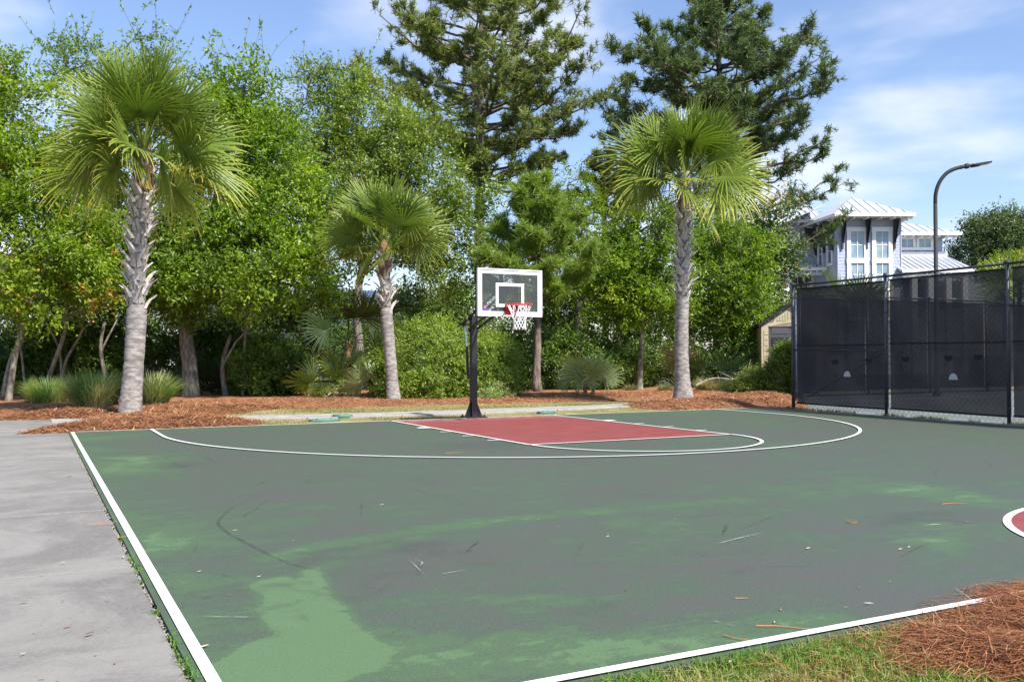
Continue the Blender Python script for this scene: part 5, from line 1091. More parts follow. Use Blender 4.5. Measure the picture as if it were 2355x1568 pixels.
# ---- sabal palms
def frond_mesh(e0, seed, Lp=0.95, Lb=1.05, nseg=36, age=0.0, spread=128, droop=0.45, pet=True, roll=0.0):
    """fan leaf in the local x-z plane: stalk leaving at elevation e0, blade folded along its midrib, drooping tips"""
    rg = np.random.default_rng(seed); V = []; Q = []; A = []; n0 = 0
    s = np.linspace(0, 1, 7); el = e0-rad(8+8*max(0, cos(e0)))*s
    dl = Lp/6; P = np.zeros((7, 3)); 
    for i in range(1, 7): P[i] = P[i-1]+dl*np.array([cos(el[i]), 0, sin(el[i])])
    H = P[-1]; eb = el[-1]-rad(5); d = np.array([cos(eb), 0, sin(eb)]); sd = np.array([0, 1.0, 0]); n = np.cross(d, sd); n = n if n[2]*cos(eb) >= -0.001 else -n
    sd, n = cos(roll)*sd+sin(roll)*n, cos(roll)*n-sin(roll)*sd
    if pet:
        for i in range(7):
            w = 0.022*(1-0.35*s[i]); tn = np.array([-sin(el[i]), 0, cos(el[i])]); V += [P[i]+[0, w, 0], P[i]+tn*w*0.5, P[i]-[0, w, 0], P[i]-tn*w*0.6]; A += [0.42+0.2*age]*4
        for i in range(6):
            for j in range(4): Q.append([i*4+j, i*4+(j+1) % 4, i*4+4+(j+1) % 4, i*4+4+j])
        n0 = 28
    T = np.array([0.0, 0.28, 0.52, 0.70, 0.86, 1.0])
    ph = np.linspace(-rad(spread), rad(spread), nseg); dphi = ph[1]-ph[0]
    for k, f in enumerate(ph):
        a = abs(f)/rad(spread); L = Lb*(1.0-0.30*a**2)*rg.uniform(0.9, 1.06); st = H+d*0.16*Lb*(1-a)*0.9
        st = st+np.array([0, 0, -0.05*(1-a)])
        u = unit(cos(f)*d+sin(f)*sd+n*(0.20*abs(sin(f))-0.08)); lat = unit(-sin(f)*d+cos(f)*sd); dr = 0.62*droop*rg.uniform(0.6, 1.5)*(0.75+0.4*a); sw = rg.normal()*0.05
        w = np.array([0.010, 0.5*0.28*L*dphi*1.05, 0.5*0.50*L*dphi, 0.0135, 0.008, 0.001])*1.0
        w[1] = min(w[1], 0.026); w[2] = min(w[2], 0.023); w[3] = 0.0165; w[4] = 0.0095
        broken = rg.random() < 0.10
        for i, t in enumerate(T):
            x = max(0, t-0.35)/0.65; dd = dr*(x**2)*(1.0 if not broken else 1.9)
            p = st+u*L*t*(1-0.22*dd)+lat*sw*t*t+np.array([0, 0, -1])*L*dd
            c = 0.22+0.20*rg.random()*0.5+0.22*t**3+0.30*age*(0.35+0.65*t)+(0.25*age if broken else 0)+0.12*rg.normal()*t**2*age+(0.42*t**6)*(0.5+age)
            V += [p-lat*w[i], p+n*w[i]*0.38, p+lat*w[i]]; A += [c]*3
        for i in range(5):
            b = n0+k*18+i*3; Q += [[b, b+1, b+4, b+3], [b+1, b+2, b+5, b+4]]
    return np_mesh('frond', np.array(V), [np.array(Q)], {'tint': np.clip(A, 0, 1)})
FR = {}
for i, (e, age, dr) in enumerate([(84, 0.0, 0.05), (72, 0.0, 0.08), (58, 0.05, 0.13), (44, 0.12, 0.17), (30, 0.22, 0.22), (16, 0.40, 0.28), (2, 0.65, 0.34), (-14, 0.95, 0.38)]):
    FR[i] = []
    for sd in range(5):
        me = frond_mesh(rad(e), 100+i*7+sd, Lp=0.78 if i < 2 else 0.95, Lb=1.08, age=age, droop=dr, spread=75 if i == 0 else (115 if i == 1 else 132), roll=rad((-78, 45, -15, 75, -48)[sd])); me.materials.append(MAT['frond_green']); FR[i].append(me)
def boot_mesh(L, w, sp, seed):
    """old leaf base: strap leaving the trunk and splitting off at the tip; local x outward, z up"""
    rg = np.random.default_rng(seed); s = np.array([0, 0.35, 0.7, 1.0]); x = np.array([0.0, 0.035, 0.095, 0.20])*sp; z = L*s; ww = w*np.array([1.0, 0.80, 0.55, 0.36])*rg.uniform(0.85, 1.15); th = np.array([0.035, 0.035, 0.03, 0.02]); yk = rg.normal()*0.02
    V = []; 
    for i in range(4): y = yk*s[i]; V += [(x[i], y-ww[i], z[i]), (x[i]+th[i], y, z[i]+0.004), (x[i], y+ww[i], z[i]), (x[i]-th[i]*0.5, y, z[i])]
    q = [[i*4+j, i*4+(j+1) % 4, i*4+4+(j+1) % 4, i*4+4+j] for i in range(3) for j in range(4)]+[[12, 13, 14, 15]]
    b = MB().add(V, q); return b.mesh('leaf_base')
BOOT = [boot_mesh(0.40, 0.085, 1.0, 1), boot_mesh(0.36, 0.075, 0.8, 2), boot_mesh(0.45, 0.085, 1.15, 3)]
for me in BOOT: me.materials.append(MAT['palm_boot'])
def palm(label, d, trunk, r, zboot, ztop, nfr, scl, seed, tiers, boots=(2.0, 0.125), bsc=1.0, lean=(0, 0)):
    """trunk: (u, v) centre line from the foot to the bud"""
    rg = np.random.default_rng(seed); b = D(trunk[0][0], trunk[0][1], d); b[2] = 0.02; R = empty('sabal_palm', b, 0, label, 'palm tree', 'sabal palms around the court')
    cl = catmull([D(u, v, d) for u, v in trunk], 10)-b; cl[0, 2] = -0.12; n = len(cl)
    rz = np.interp(cl[:, 2], [0, 0.12, 0.5, 1.2, zboot, cl[-1, 2]], r)+rg.normal(size=n)*0.003
    z = np.linspace(cl[0, 2], cl[-1, 2], 110); cx = np.interp(z, cl[:, 2], cl[:, 0]); cy = np.interp(z, cl[:, 2], cl[:, 1]); rr = np.interp(z, cl[:, 2], rz)*(1+0.018*np.sin(z*52)+0.012*rg.normal(size=110))
    rr = np.where(z > zboot, rr*0.80, rr)
    MB().tube(np.c_[cx, cy, z], rr, 20).build('trunk', MAT['palm_trunk'], R, smooth=True)
    # criss-cross leaf bases
    zz = zboot; k = 0
    while zz < ztop:
        az = k*rad(137.5)+rg.normal()*0.05; x = np.interp(zz, cl[:, 2], cl[:, 0]); y = np.interp(zz, cl[:, 2], cl[:, 1]); rad_ = np.interp(zz, cl[:, 2], rz)*0.78
        tilt = rg.normal()*0.20; s = bsc*rg.uniform(0.85, 1.15)
        for q in (-1, 1):                                 # each base is forked
            a2 = az+q*0.40; link('leaf_base', BOOT[k % 3], R, None, loc=(x+cos(a2)*rad_, y+sin(a2)*rad_, zz), rot=(q*0.31+tilt*0.5, 0.0, a2), scl=(s*1.0, s*0.74, s*0.74)).rotation_mode = 'XYZ'
        zz += boots[1]*0.46; k += 1
    top = np.array([np.interp(ztop, cl[:, 2], cl[:, 0]), np.interp(ztop, cl[:, 2], cl[:, 1]), ztop])
    MB().tube([top+[0, 0, -0.5], top+[0, 0, -0.15], top+[0, 0, 0.25], top+[0, 0, 0.6]], [r[-1]*0.9, r[-1]*1.05, r[-1]*0.8, 0.05], 12).build('fibre_sheath', MAT['fibre'], R)
    k = 0
    for t, cnt in enumerate(tiers):
        a0 = rg.random()*6.28
        for j in range(cnt):
            az = a0+2*pi*j/cnt+rg.normal()*0.22; sc = scl*rg.uniform(0.88, 1.1); zr = 0.48-0.085*t
            link('frond', FR[t][(k+j) % 5], R, None, loc=(top[0]+0.07*cos(az), top[1]+0.07*sin(az), top[2]+zr), rot=(rg.normal()*0.18, rg.normal()*0.06, az), scl=(sc, sc, sc)); k += 1
    return R
palm('thick sabal palm with shaggy split leaf bases rising from the straw by the sidewalk', 19.4, [(298, 961), (309, 820), (315, 700), (316, 600), (324, 480), (330, 400), (334, 345)], [0.265, 0.235, 0.215, 0.195, 0.205, 0.20], 2.25, 5.22, 40, 1.04, 11, [4, 6, 8, 8, 8, 8, 6, 2], bsc=1.02)
palm('short leaning sabal palm in front of the large clipped bush', 26.0, [(905, 925), (898, 830), (890, 740), (886, 660), (884, 600), (882, 575)], [0.235, 0.20, 0.175, 0.165, 0.17, 0.19], 2.55, 4.02, 30, 0.98, 12, [4, 5, 6, 6, 6, 4, 1, 0], bsc=1.0)
palm('tall pale-trunked sabal palm on bare straw near the tennis fence corner', 25.1, [(1571, 926), (1567, 820), (1568, 700), (1570, 600), (1572, 500), (1573, 440), (1573, 395)], [0.36, 0.29, 0.21, 0.185, 0.18, 0.19], 2.75, 5.75, 42, 1.16, 13, [4, 6, 8, 8, 8, 8, 4, 0], bsc=1.0)

# ---- low fan palmettos
def palmetto(label, centres, d, seed, mat='frond_blue', scl=0.62, name='palmetto', group='low fan palmettos in the mulch', nf=7, base=None, lean=0.0, cat='palmetto', dead=0, els=(25, 80)):
    rg = np.random.default_rng(seed); b = D(*(base or centres[0]), d); b[2] = 0.02; R = empty(name, b, 0, label, cat, group)
    for ci, (u, v) in enumerate(centres):
        c = D(u, v, d)-b; st = np.array([c[0]*0.6, c[1]*0.6, 0.0]); hub = np.array([c[0], c[1], max(0.15, c[2]-0.55*scl)])
        MB().tube([st, (st+hub)/2+[0.02, 0.02, 0], hub], [0.07*scl+0.02, 0.06*scl+0.02, 0.05*scl+0.01], 8).build('stem', MAT['fibre'], R)
        for k in range(nf):
            e = rad(rg.uniform(*els)); key = int(rg.integers(0, 4)); me = frond_mesh(e, seed*50+ci*10+k, Lp=0.72, Lb=0.85, nseg=26, age=0.25, droop=rg.uniform(0.02, 0.12), spread=105, roll=(rg.choice([-1, 1])*rad(rg.uniform(55, 85)) if k % 3 != 2 else rad(rg.uniform(-40, 40)))); me.materials.append(MAT[mat if k >= dead else 'frond_dead'])
            az = (2*pi*k/nf+rg.normal()*0.35) if k % 3 == 2 else (-YAW+pi*(k % 2)+rg.normal()*0.45); s = scl*rg.uniform(0.8, 1.15); link('frond', me, R, None, loc=hub, rot=(rg.normal()*0.25, 0, az), scl=s)
    return R
palmetto('yellow-green palmetto of two stiff fans left of the middle palm', [(752, 880), (790, 845)], 27.6, 21, 'frond_green', 0.78, base=(757, 912), nf=6, els=(35, 85))
palmetto('blue-grey palmetto at the foot of the short leaning palm', [(868, 888)], 27.0, 22, 'frond_blue', 0.8, base=(868, 916), nf=8, els=(30, 88))
palmetto('silvery palmetto clump alone on the straw right of the pine stem', [(1328, 880), (1365, 868), (1345, 850)], 27.5, 23, 'frond_blue', 0.68, base=(1345, 905), nf=7, els=(42, 88))
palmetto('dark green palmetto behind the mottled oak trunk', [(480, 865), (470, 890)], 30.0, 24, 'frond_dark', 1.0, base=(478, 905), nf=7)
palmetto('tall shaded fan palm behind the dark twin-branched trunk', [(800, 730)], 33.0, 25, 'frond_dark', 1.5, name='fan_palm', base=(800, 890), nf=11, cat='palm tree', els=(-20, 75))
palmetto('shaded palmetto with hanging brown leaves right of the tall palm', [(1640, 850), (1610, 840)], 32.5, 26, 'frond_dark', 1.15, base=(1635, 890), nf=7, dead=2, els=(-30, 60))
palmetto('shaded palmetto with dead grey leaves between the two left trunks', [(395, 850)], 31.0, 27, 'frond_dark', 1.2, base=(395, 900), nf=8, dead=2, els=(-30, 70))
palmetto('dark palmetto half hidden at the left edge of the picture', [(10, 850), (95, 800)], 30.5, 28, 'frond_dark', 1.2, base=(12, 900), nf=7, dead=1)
palmetto('small fan palm showing its top over the tennis fence before the blue house', [(1945, 690)], 42.0, 29, 'frond_green', 1.6, name='fan_palm', base=(1945, 880), nf=12, cat='palm tree', els=(0, 80), group='fan palms beyond the fence')
palmetto('fan palm cut by the right edge of the picture above the fence', [(2365, 640)], 40.0, 30, 'frond_green', 1.5, name='fan_palm', base=(2365, 880), nf=12, cat='palm tree', els=(0, 80), group='fan palms beyond the fence')
palmetto('yellowing fan palm seen in the gap behind the big clipped bush', [(945, 690)], 38.0, 31, 'frond_green', 1.3, name='fan_palm', base=(945, 880), nf=10, cat='palm tree', els=(-20, 80), dead=2, group='fan palms beyond the fence')

# ---- broadleaf trees (all sizes are metres through the distance d of each)
tree('crape_tree', 'many-stemmed light green tree at the left edge with reddish buds', (18, 897), 26.0, [(35, 820), (52, 760), (70, 690)], [(60, 560, 170, 110, 0), (-40, 420, 170, 130, 1), (110, 640, 130, 90, -0.5), (30, 250, 90, 110, 1.5), (-30, 170, 80, 80, 1.5), (80, 430, 120, 110, 0.5), (200, 590, 80, 80, 0), (30, 680, 110, 60, -0.5), (240, 650, 90, 70, 0.5)], 'leaf_crape', 'bark_pale', 41, 230, 17, 12, 0.138, 0.064, 0.085, limbs=10, tint=(0.48, 0.17))
tree('oak_tree', 'oak with a mottled grey trunk and low bright leaves right of the thick palm', (440, 914), 28.4, [(436, 840), (428, 770), (440, 700), (470, 620)], [(600, 620, 120, 95, -1.5), (520, 500, 130, 120, 0), (660, 520, 110, 110, 0), (560, 330, 110, 110, 0.5), (470, 640, 120, 80, -0.5), (700, 650, 75, 70, -0.8), (640, 400, 110, 100, 0.5), (540, 230, 90, 80, 1), (430, 560, 120, 90, 0.5), (400, 690, 70, 40, -1.0), (560, 690, 80, 40, -1.4)], 'leaf_oak', 'bark', 42, 320, 18, 12, 0.140, 0.066, 0.24, limbs=14, shoots=34, tint=(0.52, 0.17))
tree('oak_tree', 'broad grey-green oak crown behind the middle palm with a dark forked trunk', (823, 884), 33.5, [(826, 800), (820, 720), (828, 640), (845, 560)], [(800, 400, 160, 120, 1), (930, 420, 140, 120, 1), (1010, 520, 110, 100, 0), (840, 270, 130, 95, 2), (720, 330, 90, 110, 2), (960, 330, 110, 80, 1), (900, 540, 150, 80, 0.5), (1060, 600, 70, 80, -0.5), (770, 560, 110, 80, 0.5), (770, 220, 90, 60, 2), (1080, 440, 60, 70, 0)], 'leaf_olive', 'bark', 43, 340, 18, 12, 0.140, 0.062, 0.17, limbs=14, shoots=16, tint=(0.52, 0.15), clump_r=0.5)
tree('oak_tree', 'thin-topped tree whose loose shoots stand above the thick palm', (250, 900), 31.0, [(255, 780), (262, 640), (270, 480)], [(270, 230, 120, 100, 1), (230, 380, 120, 110, 1), (360, 420, 120, 130, 1), (300, 560, 110, 110, 0.5), (390, 640, 100, 80, 0), (210, 160, 70, 60, 1), (340, 150, 70, 60, 1)], 'leaf_oak', 'bark', 44, 170, 16, 12, 0.125, 0.054, 0.13, limbs=9, shoots=50, tint=(0.45, 0.15), clump_r=0.5)
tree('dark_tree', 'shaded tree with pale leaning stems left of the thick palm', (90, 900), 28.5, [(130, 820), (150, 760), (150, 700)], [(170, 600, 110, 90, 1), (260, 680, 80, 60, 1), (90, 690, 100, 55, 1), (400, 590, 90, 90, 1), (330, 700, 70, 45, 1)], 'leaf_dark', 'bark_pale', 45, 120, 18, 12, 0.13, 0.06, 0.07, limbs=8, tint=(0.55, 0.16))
tree('young_tree', 'slim round-crowned young tree between the silvery palmetto and tall palm', (1470, 899), 33.6, [(1472, 840), (1476, 770), (1478, 700)], [(1440, 620, 95, 90, 0), (1500, 560, 90, 95, 0), (1420, 690, 75, 65, -0.3), (1510, 690, 75, 75, -0.3), (1470, 510, 60, 50, 0), (1540, 640, 55, 70, 0)], 'leaf_oak', 'bark_pale', 46, 150, 22, 12, 0.125, 0.060, 0.115, limbs=9, tint=(0.52, 0.15), clump_r=0.4)
tree('young_tree', 'leafy young tree with a pale stem right of the tall palm', (1678, 886), 37.0, [(1680, 830), (1682, 770), (1684, 700)], [(1650, 640, 75, 80, 0), (1700, 690, 70, 70, -0.3), (1640, 540, 55, 70, 0), (1700, 580, 60, 70, 0), (1615, 710, 45, 50, 0), (1690, 740, 65, 35, -0.3)], 'leaf_oak', 'bark_pale', 47, 120, 22, 12, 0.135, 0.062, 0.13, limbs=8, tint=(0.55, 0.14), clump_r=0.42)
tree('magnolia_tree', 'magnolia with big glossy leaves, some yellow, left of the blue house', (1745, 880), 41.0, [(1745, 800), (1750, 700), (1752, 600), (1755, 520)], [(1760, 490, 60, 50, 0), (1730, 560, 60, 60, 0), (1778, 560, 48, 52, 0), (1750, 640, 62, 60, 0), (1800, 610, 34, 42, -0.4), (1770, 710, 55, 60, 0), (1730, 450, 40, 35, 0), (1700, 640, 50, 60, 0.5)], 'leaf_magnolia', 'bark', 48, 95, 12, 8, 0.21, 0.095, 0.16, limbs=11, tint=(0.55, 0.16), clump_r=0.5)
tree('broadleaf_tree', 'light green tree filling the gap behind the young pine', (1330, 880), 42.0, [(1330, 780), (1332, 660), (1335, 560)], [(1330, 520, 90, 80, 0), (1260, 600, 90, 90, 0), (1390, 600, 80, 90, 0), (1180, 660, 80, 80, 0), (1330, 690, 120, 70, 0), (1320, 440, 50, 40, 0)], 'leaf_crape', 'bark', 49, 170, 14, 11, 0.14, 0.064, 0.2, limbs=9, tint=(0.42, 0.14), clump_r=0.55)
tree('broadleaf_tree', 'low dark tree closing the view under the middle oak', (690, 885), 38.0, [(690, 800), (700, 720)], [(700, 690, 110, 60, 0), (610, 720, 90, 60, 0), (1000, 680, 90, 70, 0), (1080, 720, 80, 60, 0)], 'leaf_dark', 'bark', 50, 110, 17, 11, 0.14, 0.064, 0.12, limbs=8, tint=(0.6, 0.16), clump_r=0.5)

# ---- pines
def pine(label, d, trunk_u, vbase, vtop, rows, mat, seed, nbr, r0, tuft=0.29, name='pine_tree', nneedle=14, cones=0, side=13, vmin=-60, lean=0.0, ntuft=6, cand=0.16, extra=(), wid=0.044):
    """rows: (v, reach to the left, reach to the right) of the outline, in picture pixels at distance d"""
    rg = np.random.default_rng(seed); s = d/FV; b = D(trunk_u, vbase, d); b[2] = 0.0; R = empty(name, b, 0, label, 'pine tree', 'tall pines behind the court')
    ztop = D(trunk_u, vtop, d)[2]; zs_ = np.linspace(-0.1, ztop, 16); wob = np.cumsum(rg.normal(size=(16, 2))*0.05, 0); wob -= wob[0]
    tp = np.c_[wob*0.6+np.outer(zs_/ztop, [lean*RH[0], lean*RH[1]]), zs_]
    rr = r0*np.interp(zs_/ztop, [0, 0.03, 0.1, 0.75, 1], [1.7, 1.25, 1.0, 0.55, 0.05]); MB().tube(tp, rr, 12).build('trunk', MAT['bark_pine'], R, smooth=True)
    vs = [r[0] for r in rows]; cen, dirs, tin, up_ = [], [], [], []; tw = MB(); cn = []
    jobs = []
    for k in range(nbr):
        f = (k+rg.random())/nbr; v = np.interp(f, [0, 1], [rows[0][0], rows[-1][0]]); az = k*2.4+rg.normal()*0.3
        rl, rr_ = np.interp(v, vs, [r[1] for r in rows])*s, np.interp(v, vs, [r[2] for r in rows])*s
        c = cos(az); reach = (rr_ if c > 0 else rl)*abs(c)+0.5*(rl+rr_)*abs(sin(az))*0.9; reach *= rg.uniform(0.72, 1.04) if k % 3 else rg.uniform(0.45, 0.7)
        jobs.append((v, az, reach, 1.0))
    for (v, u_, dd) in extra: jobs.append((v, math.atan2(dd, (u_-trunk_u)*s), math.hypot((u_-trunk_u)*s, dd), 0.62))
    for v, az, reach, dens in jobs:
        ze = CP[2]+(821-v)*s; dr = RH*cos(az)+FH*sin(az); rise = 0.28*reach if v > rows[0][0]+40 else 0.75*reach; z0 = max(2.0, min(ztop-0.4, ze-rise)); i0 = np.interp(z0, zs_, np.arange(16)); st = np.array([np.interp(z0, zs_, tp[:, 0]), np.interp(z0, zs_, tp[:, 1]), z0])
        en = dr*reach+np.array([0, 0, ze]); t = np.linspace(0, 1, 8)[:, None]; P = st+(en-st)*t; P[:, 2] -= 0.10*reach*np.sin(pi*t[:, 0]); P += np.cumsum(rg.normal(size=(8, 3))*0.03*reach, 0)*np.sin(pi*t)
        MB().tube(P, np.linspace(0.055, 0.014, 8)*min(1.6, 0.5+reach*0.22), 6).build('branch', MAT['bark_pine'], R, smooth=True)
        lat = np.cross(dr, [0, 0, 1.0]); ns = int(side*dens*(0.55+0.16*reach))
        for m_ in range(ns):
            f = rg.uniform(0.22, 1.0)**0.72; i = f*7; a = P[int(min(6, i))]+(P[int(min(6, i))+1]-P[int(min(6, i))])*(i-int(min(6, i)))
            sd = unit(dr*rg.uniform(0.1, 0.8)+lat*rg.normal()*0.9+np.array([0, 0, rg.uniform(-0.25, 0.55)])); Ls = rg.uniform(0.35, 1.0)*(0.35+0.16*reach)*(1.15-0.45*f)
            e = a+sd*Ls+np.array([0, 0, 0.18*Ls]); md = (a+e)/2-np.array([0, 0, 0.05*Ls]); tw.tube([a, md, e], [0.015, 0.011, 0.007], 3, cap=False)
            for j in range(ntuft):
                g = 0.45+0.55*(j+rg.random())/ntuft; p = a+(e-a)*g+rg.normal(size=3)*0.15*Ls; cen.append(p); dirs.append(unit(sd*0.6+np.array([0, 0, 0.8])+rg.normal(size=3)*0.3)); tin.append(rg.normal()*0.14+0.48+0.10*(j == ntuft-1)); up_.append(rg.random() < cand and j >= ntuft-2)
            if rg.random() < cones: cn.append(a+(e-a)*0.6-np.array([0, 0, 0.06]))
    cen, dirs, tin, up_ = np.array(cen), np.array(dirs), np.array(tin), np.array(up_); n = len(cen)
    # needles: slivers fanning out and forward from each shoot
    i = np.repeat(np.arange(n), nneedle); m_ = len(i); ax = dirs[i]; rnd = unit(rg.normal(size=(m_, 3))); nd = unit(rnd*0.9+ax*rg.uniform(0.15, 1.0, (m_, 1))); L = tuft*rg.uniform(0.65, 1.15, m_)[:, None]; stp = cen[i]+ax*rg.uniform(-0.12, 0.12, (m_, 1))
    sdv = unit(np.cross(nd, rg.normal(size=(m_, 3)))); w = wid*rg.uniform(0.7, 1.2, m_)[:, None]
    V = np.stack([stp-sdv*w*0.5, stp+sdv*w*0.5, stp+nd*L+sdv*w*0.15-np.array([0, 0, 0.04])*L, stp+nd*L-sdv*w*0.15-np.array([0, 0, 0.04])*L], 1).reshape(-1, 3); q = np.arange(m_)[:, None]*4+np.array([[0, 1, 2, 3]]); ti = np.repeat(np.clip(tin[i]+rg.normal(size=m_)*0.1, 0, 0.93), 4)
    # pale spring candles
    cu = cen[up_]; k = len(cu); a = np.array([0, 0, 1.0])+rg.normal(size=(k, 3))*0.12; h_ = rg.uniform(0.12, 0.26, k)[:, None]; w = 0.022
    V2 = np.stack([cu+[w, 0, 0], cu+[-w*0.5, w*0.87, 0], cu+[-w*0.5, -w*0.87, 0], cu+a*h_], 1).reshape(-1, 3); o2 = len(V)+np.arange(k)[:, None]*4; t2 = np.vstack([o2+np.array([[0, 1, 3]]), o2+np.array([[1, 2, 3]]), o2+np.array([[2, 0, 3]])])
    o = link('needles', np_mesh('needles', np.vstack([V, V2]), [q, t2], {'tint': np.r_[ti, np.ones(k*4)]}), R, MAT[mat]); o['kind'] = 'stuff'
    tw.build('twigs', MAT['bark_pine'], R)['kind'] = 'stuff'
    if cn:
        cn = np.array(cn); r_ = 0.075; oc8 = oct_*np.array([0.7, 0.7, 1.3]); V = (cn[:, None, :]+oc8[None]*r_).reshape(-1, 3); f_ = (np.arange(len(cn))[:, None, None]*6+fc[None]).reshape(-1, 3)
        link('cones', np_mesh('cones', V, [f_]), R, MAT['pine_cone'])['kind'] = 'stuff'
    return R
pine('tall yellow-green pine with open lower limbs behind the goal', 46.0, 1105, 876, -90, [(-70, 60, 70), (0, 165, 195), (70, 205, 225), (140, 225, 265), (200, 222, 280), (250, 190, 275), (290, 120, 250), (345, 60, 200), (400, 25, 230)], 'needle_pine', 61, 88, 0.30, cones=0.5, side=13)
pine('tall dark blue-green pine behind the pale palm, its limbs reaching before the blue house', 45.0, 1655, 876, -25, [(-20, 20, 40), (30, 110, 85), (80, 160, 165), (150, 215, 205), (200, 220, 225), (250, 215, 190), (300, 235, 130), (340, 250, 90)], 'needle_blue', 62, 84, 0.30, cones=0.25, side=13, extra=((175, 1885, -1.0), (225, 1880, 0.5), (290, 1872, 1), (322, 1895, -1.2), (345, 1905, -0.4), (370, 1850, 0.6), (405, 1910, -0.8), (432, 1925, -1.4), (505, 1915, -1.2), (528, 1905, -1.4), (310, 1395, 0.5), (350, 1400, 0.3)))
pine('young bushy pine with a straight stem directly behind the backboard', 31.6, 1236, 906, 400, [(405, 20, 20), (450, 60, 60), (500, 85, 95), (550, 100, 120), (610, 105, 120), (660, 100, 110), (700, 60, 70)], 'needle_bright', 63, 44, 0.135, tuft=0.28, side=14, cand=0.15, nneedle=20, wid=0.026)
pine('dark pine limbs hanging in the gap left of the tall palm crown', 52.0, 1395, 872, 340, [(345, 15, 20), (400, 75, 60), (450, 120, 80), (500, 140, 90)], 'needle_pine', 64, 26, 0.2)
def far_pine(label, u, v, ru, rv, d, seed, mat='needle_blue', stems=3):
    rg = np.random.default_rng(seed); s = d/FV; b = D(u, 868, d); b[2] = 0; R = empty('pine_tree', b, 0, label, 'pine tree', 'pines far behind the tennis court')
    for k in range(stems): MB().tube([RH*(k-1)*1.2*s*10, RH*(k-1)*20*s+[0, 0, CP[2]+(821-v)*s]], [0.25, 0.12], 7).build('trunk', MAT['bark_pine'], R)
    lb = [lobe(u+ru*a, v+rv*b_, ru*c, rv*c*0.9, d+e) for a, b_, c, e in ((0, 0, 0.62, 0), (-0.5, 0.3, 0.45, 0), (0.5, 0.1, 0.5, 0), (0.1, -0.45, 0.45, 0), (-0.25, -0.15, 0.5, -1), (0.5, 0.6, 0.45, 0), (-0.6, 0.65, 0.3, 0), (0, 0.6, 0.5, 0))]
    leafy(R, 'needles', lb, mat, rg, 170, 24, 8, 0.30, 0.12, 0.7, org=b, tint=(0.28, 0.16), up=0.8)
    return R
far_pine('rounded dark pines beyond the house at the right edge', 2330, 555, 150, 75, 78.0, 71)
tree('scrub_tree', 'light scrubby tree with bare twigs above the fence at the right', (2310, 870), 50.0, [(2310, 760), (2312, 650)], [(2310, 610, 40, 25, 0), (2345, 620, 40, 30, 0), (2280, 630, 30, 18, 0)], 'leaf_crape', 'bark_pale', 72, 46, 16, 9, 0.12, 0.045, 0.12, limbs=8, tint=(0.6, 0.15))

# ---- shrubs
bush('clipped_azalea', 'large rounded yellow-green clipped azalea behind the goal post', (990, 915), 28.0, [(980, 840, 118, 104, 0, 1.5), (918, 872, 68, 48, -0.2), (1050, 862, 72, 58, -0.2), (985, 890, 120, 30, -0.5)], 'leaf_azalea', 81, 330, 18, 10, 0.076, 0.034, clump_r=0.19, shell=(0.86, 1.0), tint=(0.55, 0.13), up=0.9)
bush('clipped_azalea', 'smaller clipped azalea mound joining the big one on its right side', (1125, 912), 28.2, [(1120, 842, 75, 66, 0, 0.9), (1130, 885, 68, 30, -0.2)], 'leaf_azalea', 82, 170, 17, 10, 0.076, 0.034, clump_r=0.19, shell=(0.84, 1.0), tint=(0.52, 0.13), up=0.9)
bush('dark_shrub', 'dark rounded shrub in shade left of the yellow-green palmetto', (620, 912), 29.5, [(615, 845, 78, 62, 0), (640, 890, 55, 28, -0.4), (590, 870, 55, 40, 0)], 'leaf_dark', 83, 150, 21, 11, 0.085, 0.038, clump_r=0.24, shell=(0.75, 1.0), tint=(0.62, 0.17))
bush('dark_hedge', 'dark hedge mass behind the pine stem and goal', (1280, 895), 33.6, [(1220, 825, 90, 62, 0), (1320, 830, 90, 55, 0), (1400, 840, 70, 45, 0.5), (1160, 850, 50, 50, 0)], 'leaf_dark', 84, 200, 18, 11, 0.11, 0.05, clump_r=0.28, shell=(0.75, 1.0), tint=(0.55, 0.15))
bush('round_hedge', 'small round dense hedge in front of the garden shed', (1808, 906), 31.0, [(1808, 850, 34, 52, 0), (1800, 880, 30, 24, -0.2)], 'leaf_dark', 85, 90, 28, 11, 0.06, 0.03, clump_r=0.14, shell=(0.86, 1.0), tint=(0.72, 0.13), up=0.8)
bush('low_shrub', 'sparse yellowish low shrub just right of the goal post', (1128, 918), 27.3, [(1120, 897, 34, 22, 0), (1145, 905, 25, 14, -0.2)], 'grass_green', 86, 40, 16, 9, 0.06, 0.018, clump_r=0.16, tint=(0.72, 0.12), stems=14)
bush('low_shrub', 'twiggy low shrub below the yellow-green palmetto', (765, 918), 27.4, [(770, 898, 45, 20, 0), (735, 905, 22, 12, 0), (800, 880, 22, 20, 0)], 'leaf_azalea', 87, 24, 14, 9, 0.06, 0.024, clump_r=0.18, stems=16, bark='bark_pale', tint=(0.45, 0.2))
bush('low_shrub', 'loose grey-green shrub beside the round hedge at the path end', (1742, 905), 31.5, [(1735, 882, 40, 25, 0), (1768, 870, 22, 30, 0), (1715, 893, 25, 14, -0.3)], 'leaf_olive', 88, 60, 18, 9, 0.075, 0.026, clump_r=0.2, stems=10, tint=(0.6, 0.15))
bush('dark_shrub', 'deep shaded shrub behind the grass clumps at the left', (200, 900), 30.5, [(160, 830, 100, 75, 0), (270, 820, 90, 80, 0.5), (40, 840, 80, 70, 0.5)], 'leaf_dark', 89, 180, 16, 11, 0.13, 0.06, clump_r=0.35, tint=(0.42, 0.16))
